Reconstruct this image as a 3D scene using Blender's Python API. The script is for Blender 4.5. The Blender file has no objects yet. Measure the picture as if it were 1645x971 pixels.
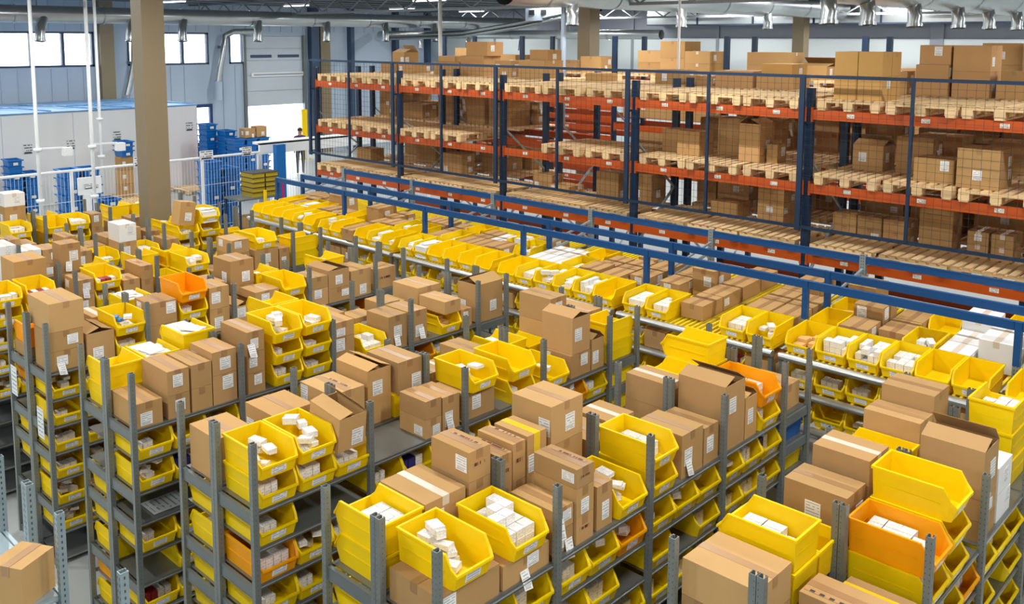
import bpy, math, random
import numpy as np
from mathutils import Matrix, Vector, Euler

# ------------------------------------------------------------------ camera, world, exposure
scene = bpy.context.scene
COL = scene.collection
FPX, CXP, CYP, PIT, YAW, ROLL = 1461.65, 822.5, 229.03, math.radians(6.5423), math.radians(43.4316), math.radians(0.19)
H = 5.1                                        # lens height above the floor
cam_d = bpy.data.cameras.new('camera')
cam_d.sensor_width = 36.0
cam_d.lens = FPX / 1645.0 * 36.0
cam_d.shift_y = -(485.5 - CYP) / 1645.0
cam_d.clip_end = 300
cam = bpy.data.objects.new('camera', cam_d)
COL.objects.link(cam)
FW = Vector((-math.sin(YAW) * math.cos(PIT), math.cos(YAW) * math.cos(PIT), -math.sin(PIT)))
RT = Vector((math.cos(YAW), math.sin(YAW), 0))
UP = RT.cross(FW)
RT2 = RT * math.cos(ROLL) + UP * math.sin(ROLL)
UP2 = UP * math.cos(ROLL) - RT * math.sin(ROLL)
cam.matrix_world = Matrix(((RT2.x, UP2.x, -FW.x, 0), (RT2.y, UP2.y, -FW.y, 0), (RT2.z, UP2.z, -FW.z, H), (0, 0, 0, 1)))
scene.camera = cam

w = bpy.data.worlds.new('daylight')
scene.world = w
w.use_nodes = True
bg = w.node_tree.nodes['Background']
bg.inputs[0].default_value = (0.86, 0.94, 1.0, 1)
bg.inputs[1].default_value = 7.0
scene.view_settings.view_transform = 'Standard'
scene.view_settings.look = 'None'
scene.view_settings.gamma = 1
scene.view_settings.use_curve_mapping = False
scene.view_settings.exposure = 0.0
LAMP_W = 124.0                                  # watts of one ceiling lamp

rnd = random.Random(7)

# ------------------------------------------------------------------ materials
def lin(c):
    return tuple(((v / 255) / 12.92 if v <= 10 else ((v / 255 + 0.055) / 1.055) ** 2.4) for v in c)

class NT:
    def __init__(s, name):
        s.m = bpy.data.materials.new(name); s.m.use_nodes = True
        s.t = s.m.node_tree; s.b = s.t.nodes['Principled BSDF']
    def n(s, typ, **kw):
        x = s.t.nodes.new(typ)
        for k, v in kw.items():
            if k.startswith('i'):
                x.inputs[int(k[1:])].default_value = v
            else:
                setattr(x, k, v)
        return x
    def l(s, a, b): s.t.links.new(a, b)
    def math(s, op, a, b=None):
        x = s.n('ShaderNodeMath', operation=op)
        for i, v in enumerate((a, b)):
            if v is None: continue
            if isinstance(v, (int, float)): x.inputs[i].default_value = v
            else: s.l(v, x.inputs[i])
        return x.outputs[0]
    def mix(s, fac, a, b, typ='MIX'):
        x = s.n('ShaderNodeMix', data_type='RGBA', blend_type=typ)
        for i, v in ((0, fac), (6, a), (7, b)):
            if isinstance(v, (int, float)): x.inputs[i].default_value = v
            elif isinstance(v, tuple): x.inputs[i].default_value = (*v, 1) if len(v) == 3 else v
            else: s.l(v, x.inputs[i])
        return x.outputs[2]

def mat(name, rgb, rough=0.6, metal=0.0, noise=0.0, nscale=8.0, stretch=(1, 1, 1), island=0.0, objcol=False, bump=0.0, coat=0.0, spec=None):
    k = NT(name); base = lin(rgb); b = k.b
    b.inputs['Roughness'].default_value = rough
    b.inputs['Metallic'].default_value = metal
    if coat: b.inputs['Coat Weight'].default_value = coat
    if spec is not None: b.inputs['Specular IOR Level'].default_value = spec
    cur = (*base, 1)
    if noise or bump:
        tc = k.n('ShaderNodeTexCoord'); mp = k.n('ShaderNodeMapping'); mp.inputs['Scale'].default_value = stretch
        k.l(tc.outputs['Object'], mp.inputs['Vector'])
        nz = k.n('ShaderNodeTexNoise'); nz.inputs['Scale'].default_value = nscale; nz.inputs['Detail'].default_value = 4
        k.l(mp.outputs[0], nz.inputs['Vector'])
        if noise:
            f = k.math('MULTIPLY_ADD', nz.outputs['Fac'], 2 * noise); f.node.inputs[2].default_value = 1 - noise
            cc = k.n('ShaderNodeCombineColor')
            for i in range(3): k.l(f, cc.inputs[i])
            cur = k.mix(1.0, cur, cc.outputs[0], 'MULTIPLY')
        if bump:
            bp = k.n('ShaderNodeBump'); bp.inputs['Strength'].default_value = bump; bp.inputs['Distance'].default_value = 0.01
            k.l(nz.outputs['Fac'], bp.inputs['Height']); k.l(bp.outputs[0], b.inputs['Normal'])
    if island:
        g = k.n('ShaderNodeNewGeometry')
        f = k.math('MULTIPLY_ADD', g.outputs['Random Per Island'], 2 * island); f.node.inputs[2].default_value = 1 - island
        cc = k.n('ShaderNodeCombineColor')
        for i in range(3): k.l(f, cc.inputs[i])
        cur = k.mix(1.0, cur, cc.outputs[0], 'MULTIPLY')
    if objcol:
        oi = k.n('ShaderNodeObjectInfo')
        cur = k.mix(1.0, cur, oi.outputs['Color'], 'MULTIPLY')
    if isinstance(cur, tuple): b.inputs['Base Color'].default_value = cur
    else: k.l(cur, b.inputs['Base Color'])
    return k.m

def print_mat(name, paper, ink, rows, thick=0.4, word=9.0, bars=None, block=None, cover=0.42, objcol=False, nbars=17.0):
    """paper with thin rows of printed words, optionally a bar code band and a solid block, in the piece's own 0..1 coordinates"""
    k = NT(name); b = k.b; b.inputs['Roughness'].default_value = 0.55
    uv = k.n('ShaderNodeUVMap'); sp = k.n('ShaderNodeSeparateXYZ'); k.l(uv.outputs[0], sp.inputs[0])
    u, v = sp.outputs[0], sp.outputs[1]
    oi = k.n('ShaderNodeObjectInfo')
    r = k.math('MULTIPLY', v, rows)
    band = k.math('LESS_THAN', k.math('ABSOLUTE', k.math('SUBTRACT', k.math('FRACT', r), 0.5)), thick / 2)
    cb = k.n('ShaderNodeCombineXYZ')
    k.l(k.math('MULTIPLY', u, word), cb.inputs[0]); k.l(k.math('MULTIPLY', k.math('FLOOR', r), 5.7), cb.inputs[1])
    k.l(k.math('MULTIPLY', oi.outputs['Random'], 40), cb.inputs[2])
    nz = k.n('ShaderNodeTexNoise'); nz.inputs['Scale'].default_value = 1.0; nz.inputs['Detail'].default_value = 0.0
    k.l(cb.outputs[0], nz.inputs['Vector'])
    m = k.math('MULTIPLY', band, k.math('GREATER_THAN', nz.outputs['Fac'], cover))
    inside = lambda x0, x1, y0, y1: k.math('MULTIPLY', k.math('MULTIPLY', k.math('GREATER_THAN', u, x0), k.math('LESS_THAN', u, x1)), k.math('MULTIPLY', k.math('GREATER_THAN', v, y0), k.math('LESS_THAN', v, y1)))
    m = k.math('MULTIPLY', m, inside(.08, .92, .07, .93))
    if bars:
        bx = inside(*bars); st = k.math('GREATER_THAN', k.math('FRACT', k.math('MULTIPLY', u, nbars)), 0.5)
        m = k.math('MULTIPLY', m, k.math('SUBTRACT', 1.0, bx)); m = k.math('MAXIMUM', m, k.math('MULTIPLY', bx, st))
    if block: m = k.math('MAXIMUM', m, inside(*block))
    c = lin(paper)
    if objcol: c = k.mix(1.0, c, oi.outputs['Color'], 'MULTIPLY')
    k.l(k.mix(m, c, lin(ink)), b.inputs['Base Color'])
    return k.m

def holes_mat(name, rgb, rough, metal, hw, hl, dark):
    """galvanised steel with punched slots every 25 mm up the post"""
    k = NT(name); b = k.b; b.inputs['Roughness'].default_value = rough; b.inputs['Metallic'].default_value = metal
    tc = k.n('ShaderNodeTexCoord'); sp = k.n('ShaderNodeSeparateXYZ'); k.l(tc.outputs['Object'], sp.inputs[0])
    ge = k.n('ShaderNodeNewGeometry'); sn = k.n('ShaderNodeSeparateXYZ'); k.l(ge.outputs['Normal'], sn.inputs[0])
    fz = k.math('FRACT', k.math('MULTIPLY', sp.outputs[2], 28.0))
    slot = k.math('LESS_THAN', fz, hl)
    cx = k.math('LESS_THAN', k.math('ABSOLUTE', k.math('SUBTRACT', k.math('ABSOLUTE', sp.outputs[0]), 0.012)), hw)
    cy = k.math('LESS_THAN', k.math('ABSOLUTE', sp.outputs[1]), hw)
    fy = k.math('GREATER_THAN', k.math('ABSOLUTE', sn.outputs[1]), 0.7)
    fx = k.math('GREATER_THAN', k.math('ABSOLUTE', sn.outputs[0]), 0.7)
    m = k.math('MULTIPLY', slot, k.math('MAXIMUM', k.math('MULTIPLY', cx, fy), k.math('MULTIPLY', cy, fx)))
    nz = k.n('ShaderNodeTexNoise'); nz.inputs['Scale'].default_value = 6
    k.l(tc.outputs['Object'], nz.inputs['Vector'])
    c = k.mix(nz.outputs['Fac'], tuple(v * 0.85 for v in lin(rgb)), tuple(min(1, v * 1.15) for v in lin(rgb)))
    k.l(k.mix(m, c, tuple(v * dark for v in lin(rgb))), b.inputs['Base Color'])
    return k.m

M = {}
def plastic(name, rgb, through):
    """thin moulded plastic that lets some light through its walls"""
    m = mat(name, rgb, 0.45, noise=0.04, nscale=3, spec=0.35); t = m.node_tree
    p = t.nodes['Principled BSDF']; o = t.nodes['Material Output']
    tr = t.nodes.new('ShaderNodeBsdfTranslucent'); tr.inputs[0].default_value = (*lin(rgb), 1)
    mx = t.nodes.new('ShaderNodeMixShader'); mx.inputs[0].default_value = through
    t.links.new(p.outputs[0], mx.inputs[1]); t.links.new(tr.outputs[0], mx.inputs[2]); t.links.new(mx.outputs[0], o.inputs[0])
    return m
M['yellow'] = plastic('yellow_plastic', (255, 222, 0), 0.22)
M['orange'] = plastic('orange_plastic', (255, 176, 0), 0.22)
M['bluebin'] = mat('blue_plastic', (16, 96, 178), 0.4, island=0.1)
M['bluecrate'] = mat('blue_crate_plastic', (0, 104, 180), 0.4, noise=0.06, nscale=3)
M['card'] = mat('cardboard', (184, 146, 96), 0.85, noise=0.06, nscale=5, island=0.05, objcol=True, spec=0.2)
M['cardin'] = mat('cardboard_inside', (158, 118, 78), 0.9, noise=0.05, nscale=5, objcol=True, spec=0.2)
M['whitecard'] = mat('white_card', (232, 230, 226), 0.6, noise=0.03, nscale=4)
M['tape'] = mat('parcel_tape', (166, 126, 84), 0.35, objcol=True)
M['tapeclear'] = mat('pale_tape', (214, 200, 182), 0.35)
M['tapeyellow'] = mat('yellow_tape', (232, 196, 40), 0.35)
M['label'] = print_mat('shipping_label', (236, 236, 234), (158, 160, 166), 6, 0.3, 4, bars=(.15, .8, .1, .3), cover=.36)
M['binlabel'] = print_mat('bin_label', (238, 238, 240), (160, 160, 176), 3, 0.34, 5, cover=.36)
M['redprint'] = print_mat('dark_red_print', (182, 142, 98), (96, 42, 34), 1, 0.7, 14, cover=.47, objcol=True)
M['darkprint'] = print_mat('dark_square_print', (182, 142, 98), (66, 54, 48), 1, 0.0, 16, cover=.9, objcol=True, bars=(.02, .98, .1, .9), nbars=8.0)
M['notice'] = print_mat('printed_notice', (222, 228, 230), (146, 150, 156), 7, 0.32, 6, cover=.36)
M['wallsign'] = print_mat('wall_sign', (226, 228, 230), (70, 72, 80), 4, 0.36, 6, block=(0.15, 0.85, 0.06, 0.26))
M['platelabel'] = print_mat('beam_label', (230, 226, 214), (100, 98, 100), 3, 0.34, 8)
M['grey'] = mat('grey_steel', (112, 120, 120), 0.42, 0.3, noise=0.08, nscale=4)
M['shelf'] = mat('shelf_steel', (128, 132, 130), 0.3, 0.6, noise=0.08, nscale=5)
M['post'] = holes_mat('perforated_steel', (124, 130, 128), 0.4, 0.3, .0022, .24, .35)
M['postlight'] = holes_mat('perforated_galvanised', (150, 166, 172), 0.38, 0.45, .004, .45, .2)
M['galv'] = mat('galvanised_panel', (165, 182, 190), 0.32, 0.5, noise=0.1, nscale=7)
M['alu'] = mat('aluminium', (196, 198, 196), 0.3, 0.7, noise=0.04)
M['duct'] = mat('duct_metal', (186, 192, 194), 0.28, 0.85, noise=0.08, nscale=3)
M['bluerail'] = mat('blue_steel', (2, 74, 134), 0.42, noise=0.05, nscale=3)
M['bluepost'] = holes_mat('dark_blue_rack_steel', (14, 44, 74), 0.45, 0.0, .006, .3, .25)
M['bluedark'] = mat('navy_steel', (16, 44, 72), 0.45)
M['beam'] = mat('orange_beam', (188, 78, 12), 0.45, noise=0.06, nscale=3)
M['wood'] = mat('pallet_wood', (228, 198, 152), 0.85, noise=0.12, nscale=7, stretch=(6, 0.7, 6), objcol=True, spec=0.15)
M['track'] = mat('yellow_track', (238, 206, 28), 0.45, noise=0.05, nscale=30)
M['wire'] = mat('dark_wire', (40, 50, 62), 0.5, 0.3)
M['whitepaint'] = mat('white_paint', (228, 232, 234), 0.45)
M['room'] = mat('white_panel', (236, 237, 238), 0.55, noise=0.015, nscale=1)
M['taupe'] = mat('taupe_column_paint', (132, 118, 92), 0.55, noise=0.03, nscale=2)
M['wallgrey'] = mat('grey_wall_panel', (170, 186, 204), 0.6, noise=0.03, nscale=0.8)
M['wallwhite'] = mat('pale_wall_panel', (214, 224, 226), 0.6, noise=0.02, nscale=0.8)
M['wallup'] = mat('upper_wall_panel', (148, 154, 166), 0.6, noise=0.02, nscale=0.8)
M['floor'] = mat('concrete_floor', (172, 176, 174), 0.4, noise=0.07, nscale=0.9)
M['ceil'] = mat('ceiling_deck', (98, 104, 110), 0.7, noise=0.05, nscale=0.6)
M['truss'] = mat('truss_steel', (120, 126, 130), 0.5, 0.2)
M['frame'] = mat('window_frame', (52, 74, 100), 0.5)
M['doorpanel'] = mat('door_panel', (190, 200, 210), 0.5, noise=0.02)
M['darkdoor'] = mat('dark_blue_door', (26, 62, 116), 0.45)
M['film'] = mat('blue_film', (112, 160, 205), 0.35, noise=0.75, nscale=1.6, stretch=(3, 0.35, 1), bump=0.4)
M['yard'] = mat('yard_concrete', (190, 190, 186), 0.8, noise=0.05, nscale=0.5)
M['red'] = mat('red_plastic', (196, 28, 40), 0.45)
M['magenta'] = mat('magenta_plastic', (190, 40, 120), 0.45)
M['blackyellow'] = mat('dull_yellow_tray', (186, 160, 30), 0.5)
M['black'] = mat('black_plastic', (30, 32, 34), 0.5)
M['skin'] = mat('skin', (196, 146, 118), 0.6)
M['shirt'] = mat('purple_work_shirt', (74, 62, 104), 0.8)
M['trouser'] = mat('dark_trousers', (44, 46, 56), 0.8)
M['hair'] = mat('dark_hair', (44, 34, 30), 0.7)
M['boxblue'] = mat('blue_pack', (70, 130, 200), 0.5)
M['boxred'] = mat('red_pack', (150, 40, 50), 0.5)
M['boxnavy'] = mat('navy_pack', (46, 44, 120), 0.5)
M['boxtan'] = mat('tan_pack', (222, 176, 110), 0.6)
M['darkgap'] = mat('dark_recess', (26, 28, 30), 0.9)

# white product cartons: white with a printed band whose colour differs from pack to pack
def pack_mat():
    k = NT('white_pack_carton'); b = k.b; b.inputs['Roughness'].default_value = 0.5
    g = k.n('ShaderNodeNewGeometry'); uv = k.n('ShaderNodeUVMap'); sp = k.n('ShaderNodeSeparateXYZ'); k.l(uv.outputs[0], sp.inputs[0])
    cr = k.n('ShaderNodeValToRGB'); e = cr.color_ramp; e.interpolation = 'CONSTANT'
    cols = [(200, 200, 204), (70, 104, 180), (150, 150, 156), (60, 60, 70), (90, 150, 110), (170, 160, 150), (180, 84, 84), (120, 122, 130), (90, 90, 100)]
    e.elements[0].color = (*lin(cols[0]), 1); e.elements[1].position = 0.11; e.elements[1].color = (*lin(cols[1]), 1)
    for i, c in enumerate(cols[2:]):
        x = e.elements.new(0.22 + i * 0.11); x.color = (*lin(c), 1)
    k.l(g.outputs['Random Per Island'], cr.inputs[0])
    r = k.math('MULTIPLY', sp.outputs[1], 5)
    cb = k.n('ShaderNodeCombineXYZ'); k.l(k.math('MULTIPLY', sp.outputs[0], 9), cb.inputs[0]); k.l(k.math('MULTIPLY', k.math('FLOOR', r), 2.3), cb.inputs[1])
    k.l(k.math('MULTIPLY', g.outputs['Random Per Island'], 30), cb.inputs[2])
    nz = k.n('ShaderNodeTexNoise'); nz.inputs['Scale'].default_value = 1; nz.inputs['Detail'].default_value = 1; k.l(cb.outputs[0], nz.inputs['Vector'])
    m = k.math('MULTIPLY', k.math('GREATER_THAN', nz.outputs['Fac'], 0.5), k.math('GREATER_THAN', k.math('FRACT', r), 0.5))
    m = k.math('MULTIPLY', m, 0.5)
    k.l(k.mix(m, lin((236, 235, 232)), cr.outputs[0]), b.inputs['Base Color'])
    return k.m
M['pack'] = pack_mat()

def glass_mat():
    m = bpy.data.materials.new('window_glass'); m.use_nodes = True; t = m.node_tree
    for n in list(t.nodes):
        if n.type != 'OUTPUT_MATERIAL': t.nodes.remove(n)
    tr = t.nodes.new('ShaderNodeBsdfTransparent'); gl = t.nodes.new('ShaderNodeBsdfGlossy'); gl.inputs['Roughness'].default_value = 0.02
    fr = t.nodes.new('ShaderNodeFresnel'); fr.inputs[0].default_value = 1.45; mx = t.nodes.new('ShaderNodeMixShader')
    t.links.new(fr.outputs[0], mx.inputs[0]); t.links.new(tr.outputs[0], mx.inputs[1]); t.links.new(gl.outputs[0], mx.inputs[2])
    t.links.new(mx.outputs[0], t.nodes['Material Output'].inputs[0])
    return m
M['glass'] = glass_mat()

def emit_mat():
    k = NT('lamp_diffuser'); k.b.inputs['Base Color'].default_value = (0.9, 0.9, 0.9, 1)
    k.b.inputs['Emission Color'].default_value = (1, 0.97, 0.92, 1); k.b.inputs['Emission Strength'].default_value = 6.0
    return k.m
M['lamp'] = emit_mat()

# ------------------------------------------------------------------ mesh helpers
CUBE_F = ((0, 3, 2, 1), (4, 5, 6, 7), (0, 1, 5, 4), (1, 2, 6, 5), (2, 3, 7, 6), (3, 0, 4, 7))
class MB:
    def __init__(s): s.v = []; s.f = []; s.uv = None
    def box(s, x0, y0, z0, x1, y1, z1):
        n = len(s.v)
        s.v += [(x0, y0, z0), (x1, y0, z0), (x1, y1, z0), (x0, y1, z0), (x0, y0, z1), (x1, y0, z1), (x1, y1, z1), (x0, y1, z1)]
        s.f += [tuple(n + i for i in q) for q in CUBE_F]; return s
    def hexa(s, pts):
        n = len(s.v); s.v += [tuple(p) for p in pts]; s.f += [tuple(n + i for i in q) for q in CUBE_F]; return s
    def poly(s, pts): n = len(s.v); s.v += [tuple(p) for p in pts]; s.f.append(tuple(range(n, n + len(pts)))); return s
    def bar(s, p, q, wx, wz=None, up=(0, 0, 1)):
        """rectangular bar from p to q"""
        p, q = Vector(p), Vector(q); d = (q - p).normalized(); u = Vector(up)
        if abs(d.dot(u)) > 0.98: u = Vector((1, 0, 0))
        a = d.cross(u).normalized(); b = a.cross(d).normalized(); wz = wx if wz is None else wz
        a = a * (wx / 2); b = b * (wz / 2)
        return s.hexa([p - a - b, p + a - b, q + a - b, q - a - b, p - a + b, p + a + b, q + a + b, q - a + b]) 
    def tube(s, p, q, r, n=10, r2=None, cap=True):
        p, q = Vector(p), Vector(q); d = (q - p).normalized(); u = Vector((0, 0, 1)) if abs(d.z) < 0.9 else Vector((1, 0, 0))
        a = d.cross(u).normalized(); b = a.cross(d); k = len(s.v); r2 = r if r2 is None else r2
        for c, rr in ((p, r), (q, r2)):
            for i in range(n):
                t = 2 * math.pi * i / n; s.v.append(tuple(c + a * (rr * math.cos(t)) + b * (rr * math.sin(t))))
        for i in range(n):
            j = (i + 1) % n; s.f.append((k + i, k + j, k + n + j, k + n + i))
        if cap: s.f.append(tuple(k + i for i in reversed(range(n)))); s.f.append(tuple(k + n + i for i in range(n)))
        return s
    def path(s, pts, r, n=10):
        """one continuous round pipe through the points"""
        pts = [Vector(p) for p in pts]; k0 = len(s.v)
        for i, p in enumerate(pts):
            d = (pts[min(i + 1, len(pts) - 1)] - pts[max(i - 1, 0)]).normalized()
            u = Vector((0, 0, 1)) if abs(d.z) < 0.95 else Vector((1, 0, 0))
            a = d.cross(u).normalized(); b = a.cross(d)
            for j in range(n):
                t = 2 * math.pi * j / n; s.v.append(tuple(p + a * (r * math.cos(t)) + b * (r * math.sin(t))))
        for i in range(len(pts) - 1):
            for j in range(n):
                j2 = (j + 1) % n; s.f.append((k0 + i * n + j, k0 + i * n + j2, k0 + (i + 1) * n + j2, k0 + (i + 1) * n + j))
        return s
    def mesh(s, name, m, smooth=False, uv=False):
        me = bpy.data.meshes.new(name); me.from_pydata(s.v, [], s.f)
        if m is not None: me.materials.append(M[m] if isinstance(m, str) else m)
        if uv: box_uv(me)
        if smooth: me.polygons.foreach_set('use_smooth', [True] * len(me.polygons))
        me.update(); return me
    def build(s, name, m, parent=None, loc=None, smooth=False, uv=False):
        return add(name, s.mesh(name, m, smooth, uv), parent, loc)

def box_uv(me):
    """each face gets its own 0..1 square"""
    l = me.uv_layers.new(name='UVMap'); q = ((0, 0), (1, 0), (1, 1), (0, 1))
    for p in me.polygons:
        for i, li in enumerate(p.loop_indices): l.data[li].uv = q[i % 4]

def add(name, data, parent=None, loc=None, rot=None):
    o = bpy.data.objects.new(name, data); COL.objects.link(o)
    if loc is not None: o.location = loc
    if rot is not None: o.rotation_euler = rot
    if parent is not None: o.parent = parent
    return o
LABELLED = []
def tag(o, label, cat=None, group=None, kind=None):
    o['label'] = label
    if cat: o['category'] = cat
    if group: o['group'] = group
    if kind: o['kind'] = kind
    LABELLED.append(o); return o
def empty(name, loc, label, cat, group=None, rz=0.0):
    o = add(name, None, None, loc); o.empty_display_size = 0.1
    o.rotation_euler = (0, 0, rz); tag(o, label, cat, group); return o
def struct(name, o, label=None):
    o.name = name; o['kind'] = 'structure'
    if label: o['label'] = label
    return o
ORD = 'first second third fourth fifth sixth seventh eighth ninth tenth eleventh twelfth thirteenth fourteenth fifteenth sixteenth seventeenth eighteenth nineteenth'.split()
TENS = {20: ('twentieth', 'twenty'), 30: ('thirtieth', 'thirty'), 40: ('fortieth', 'forty'), 50: ('fiftieth', 'fifty'), 60: ('sixtieth', 'sixty'), 70: ('seventieth', 'seventy'), 80: ('eightieth', 'eighty'), 90: ('ninetieth', 'ninety')}
def ordw(n):
    if n <= 19: return ORD[n - 1]
    t, u = n // 10 * 10, n % 10
    return TENS[t][0] if u == 0 else TENS[t][1] + '-' + ORD[u - 1]
def project(p):
    d = Vector(p) - Vector((0, 0, H)); z = d.dot(FW)
    if z < 0.1: return (0, 0, z)
    return (CXP + FPX * d.dot(RT2) / z, CYP - FPX * d.dot(UP2) / z, z)

# ------------------------------------------------------------------ ceiling lamps (real light of the hall)
CEIL = H + 1.32
lamp_me = MB().box(-0.75, -0.09, 0.03, 0.75, 0.09, 0.10).mesh('housing', 'whitepaint')
diff_me = MB().box(-0.72, -0.075, 0.0, 0.72, 0.075, 0.03).mesh('diffuser', 'lamp')
ly = bpy.data.lights.new('lamp_light', 'AREA'); ly.shape = 'RECTANGLE'; ly.size = 1.44; ly.size_y = 0.16; ly.energy = LAMP_W; ly.color = (1.0, 0.99, 0.965)
def ceiling_lamp(x, y):
    e = empty('ceiling_lamp', (x, y, CEIL - 0.16), 'long white ceiling lamp under the dark roof deck', 'lamp', 'ceiling lamps')
    add('housing', lamp_me, e); add('diffuser', diff_me, e)
    o = add('lamp_light', ly, e, (0, 0, -0.01))
for iy, y in enumerate((-4.5, 0.5, 5.0, 9.6, 14.6, 19.4, 24.5, 28.5)):
    for x in (4.0, -1.5, -6.5, -11.5, -16.8, -22.0, -29.5):
        ceiling_lamp(x, y)

# ------------------------------------------------------------------ the shell of the hall
XW, YW, XE, YS = -34.0, 31.0, 9.0, -8.0
struct('floor', MB().box(XW, YS, -0.2, XE, YW, 0).build('floor', 'floor'), 'smooth pale grey concrete floor of the warehouse')
o = struct('ceiling', MB().box(XW, YS, CEIL, XE, YW, CEIL + 0.15).build('ceiling', 'ceil'), 'dark grey metal roof deck')
for i in range(26):
    x = XW + 0.8 + i * 1.65
    MB().box(x, YS, CEIL - 0.05, x + 0.5, YW, CEIL).build('deck_rib', 'ceil', o)
for k, y in enumerate((6.5, 17.5, 28.8)):
    mb = MB(); mb.box(XW, y - 0.06, CEIL - 0.12, XE, y + 0.06, CEIL - 0.05)
    t = struct('trim_%d' % (k + 1), mb.build('trim', 'truss'), 'steel roof girder with diagonal web bars')
    MB().box(XW, y - 0.05, CEIL - 0.55, XE, y + 0.05, CEIL - 0.48).build('lower_chord', 'truss', t)
    x = XW + 0.5
    while x < XE - 1:
        MB().bar((x, y, CEIL - 0.5), (x + 0.7, y, CEIL - 0.1), 0.035).build('web_bar', 'truss', t)
        MB().bar((x + 0.7, y, CEIL - 0.1), (x + 1.4, y, CEIL - 0.5), 0.035).build('web_bar', 'truss', t)
        x += 1.4

# left wall (x = XW) with windows, a blue door and a half raised dock door
ZW0, ZW1 = H - 1.08, H + 0.18
wins = [(3.0, 13.72), (14.95, 18.22), (19.12, 19.78)]
doorY, dockY = (17.5, 18.3), (19.85, 22.62)
dock_h, dock_top = H - 2.87, H + 0.05
wl = MB()
def wallrect(y0, y1, z0, z1): wl.box(XW - 0.25, y0, z0, XW, y1, z1)
wallrect(YS, 3.0, 0, CEIL)
wallrect(3.0, 13.72, 0, ZW0); wallrect(3.0, 13.72, ZW1, CEIL); wallrect(13.72, 14.95, 0, CEIL)
wallrect(14.95, 17.5, 0, ZW0); wallrect(17.5, 18.3, 2.43, ZW0); wallrect(18.3, 19.85, 0, ZW0)
wallrect(14.95, 18.22, ZW1, CEIL); wallrect(18.22, 19.12, ZW0, CEIL); wallrect(19.12, 19.85, ZW1, CEIL); wallrect(19.78, 19.85, ZW0, ZW1)
wallrect(19.85, 22.62, dock_top, CEIL); wallrect(22.62, YW, 0, CEIL)
wo = struct('wall_left', wl.build('wall_left', 'wallgrey'), 'pale blue-grey panel wall with high windows')
y = YS + 0.4
rib = MB().box(0, 0, 0, 0.03, 0.06, ZW0 - 0.05).mesh('panel_rib', 'wallgrey')
ribf = MB().box(0, 0, 0, 0.03, 0.06, CEIL - ZW1 - 0.05).mesh('panel_rib', 'wallgrey')
while y < YW - 0.5:
    if not (17.4 < y < 18.4 or 19.75 < y < 22.8): add('panel_rib', rib, wo, (XW, y, 0))
    add('panel_rib', ribf, wo, (XW, y, ZW1 + 0.05)); y += 0.55
for k, (a, b) in enumerate(wins):
    fr = MB(); t = 0.07
    fr.box(XW - 0.16, a, ZW0, XW + 0.02, b, ZW0 + t).box(XW - 0.16, a, ZW1 - t, XW + 0.02, b, ZW1)
    fr.box(XW - 0.16, a, ZW0, XW + 0.02, a + t, ZW1).box(XW - 0.16, b - t, ZW0, XW + 0.02, b, ZW1)
    wobj = struct('window_%d' % (k + 1), fr.build('window', 'frame'), 'bright strip window in a dark blue frame')
    n = max(1, round((b - a) / 1.03)); st = (b - a) / n
    for i in range(n):
        if i: MB().box(XW - 0.15, a + i * st - 0.05, ZW0, XW + 0.01, a + i * st + 0.05, ZW1).build('mullion', 'frame', wobj)
        MB().box(XW - 0.09, a + i * st + 0.04, ZW0 + 0.05, XW - 0.08, a + (i + 1) * st - 0.04, ZW1 - 0.05).build('pane', 'glass', wobj)
d = struct('door_1', MB().box(XW - 0.1, 17.5, 0, XW + 0.03, 17.62, 2.43).box(XW - 0.1, 18.18, 0, XW + 0.03, 18.3, 2.43).box(XW - 0.1, 17.62, 2.3, XW + 0.03, 18.18, 2.43).box(XW - 0.1, 17.62, 0, XW + 0.03, 18.18, 0.9).build('door', 'darkdoor'), 'blue framed glass door behind stacked blue crates')
MB().box(XW - 0.05, 17.62, 0.9, XW - 0.04, 18.18, 2.3).build('pane', 'glass', d)
MB().box(XW + 0.03, 17.7, 1.0, XW + 0.07, 17.74, 1.15).build('door_handle', 'alu', d)
# dock door: the raised sections hang in the opening
zs = [dock_h, dock_h + 0.62, dock_h + 1.28, dock_h + 1.9, dock_h + 2.4, dock_top]
dd = struct('door_2', MB().box(XW - 0.02, 19.72, 0, XW + 0.1, 19.85, dock_top + 0.05).box(XW - 0.02, 22.62, 0, XW + 0.1, 22.75, dock_top + 0.05).build('door', 'grey'), 'sectional dock door half raised over a bright opening')
for i in range(5):
    MB().box(XW - 0.1, 19.86, zs[i] + 0.012, XW - 0.03, 22.61, zs[i + 1] - 0.012).box(XW - .09, 19.86, zs[i], XW - .06, 22.61, zs[i] + .013).box(XW - .09, 19.86, zs[i + 1] - .013, XW - .06, 22.61, zs[i + 1]).build('section', 'doorpanel', dd)
for a, b in ((20.1, 21.1), (21.4, 22.45)):
    MB().box(XW - 0.03, a, dock_h + 2.02, XW - 0.01, b, dock_h + 2.14).build('slot_window', 'frame', dd)
MB().box(XW - 0.03, 20.1, dock_h + 1.22, XW + 0.04, 22.7, dock_h + 1.4).build('air_bar', 'whitepaint', dd)
MB().box(XW - 0.02, 20.2, dock_h + 1.28, XW + 0.045, 22.6, dock_h + 1.34).build('air_slot', 'wallup', dd)

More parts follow.
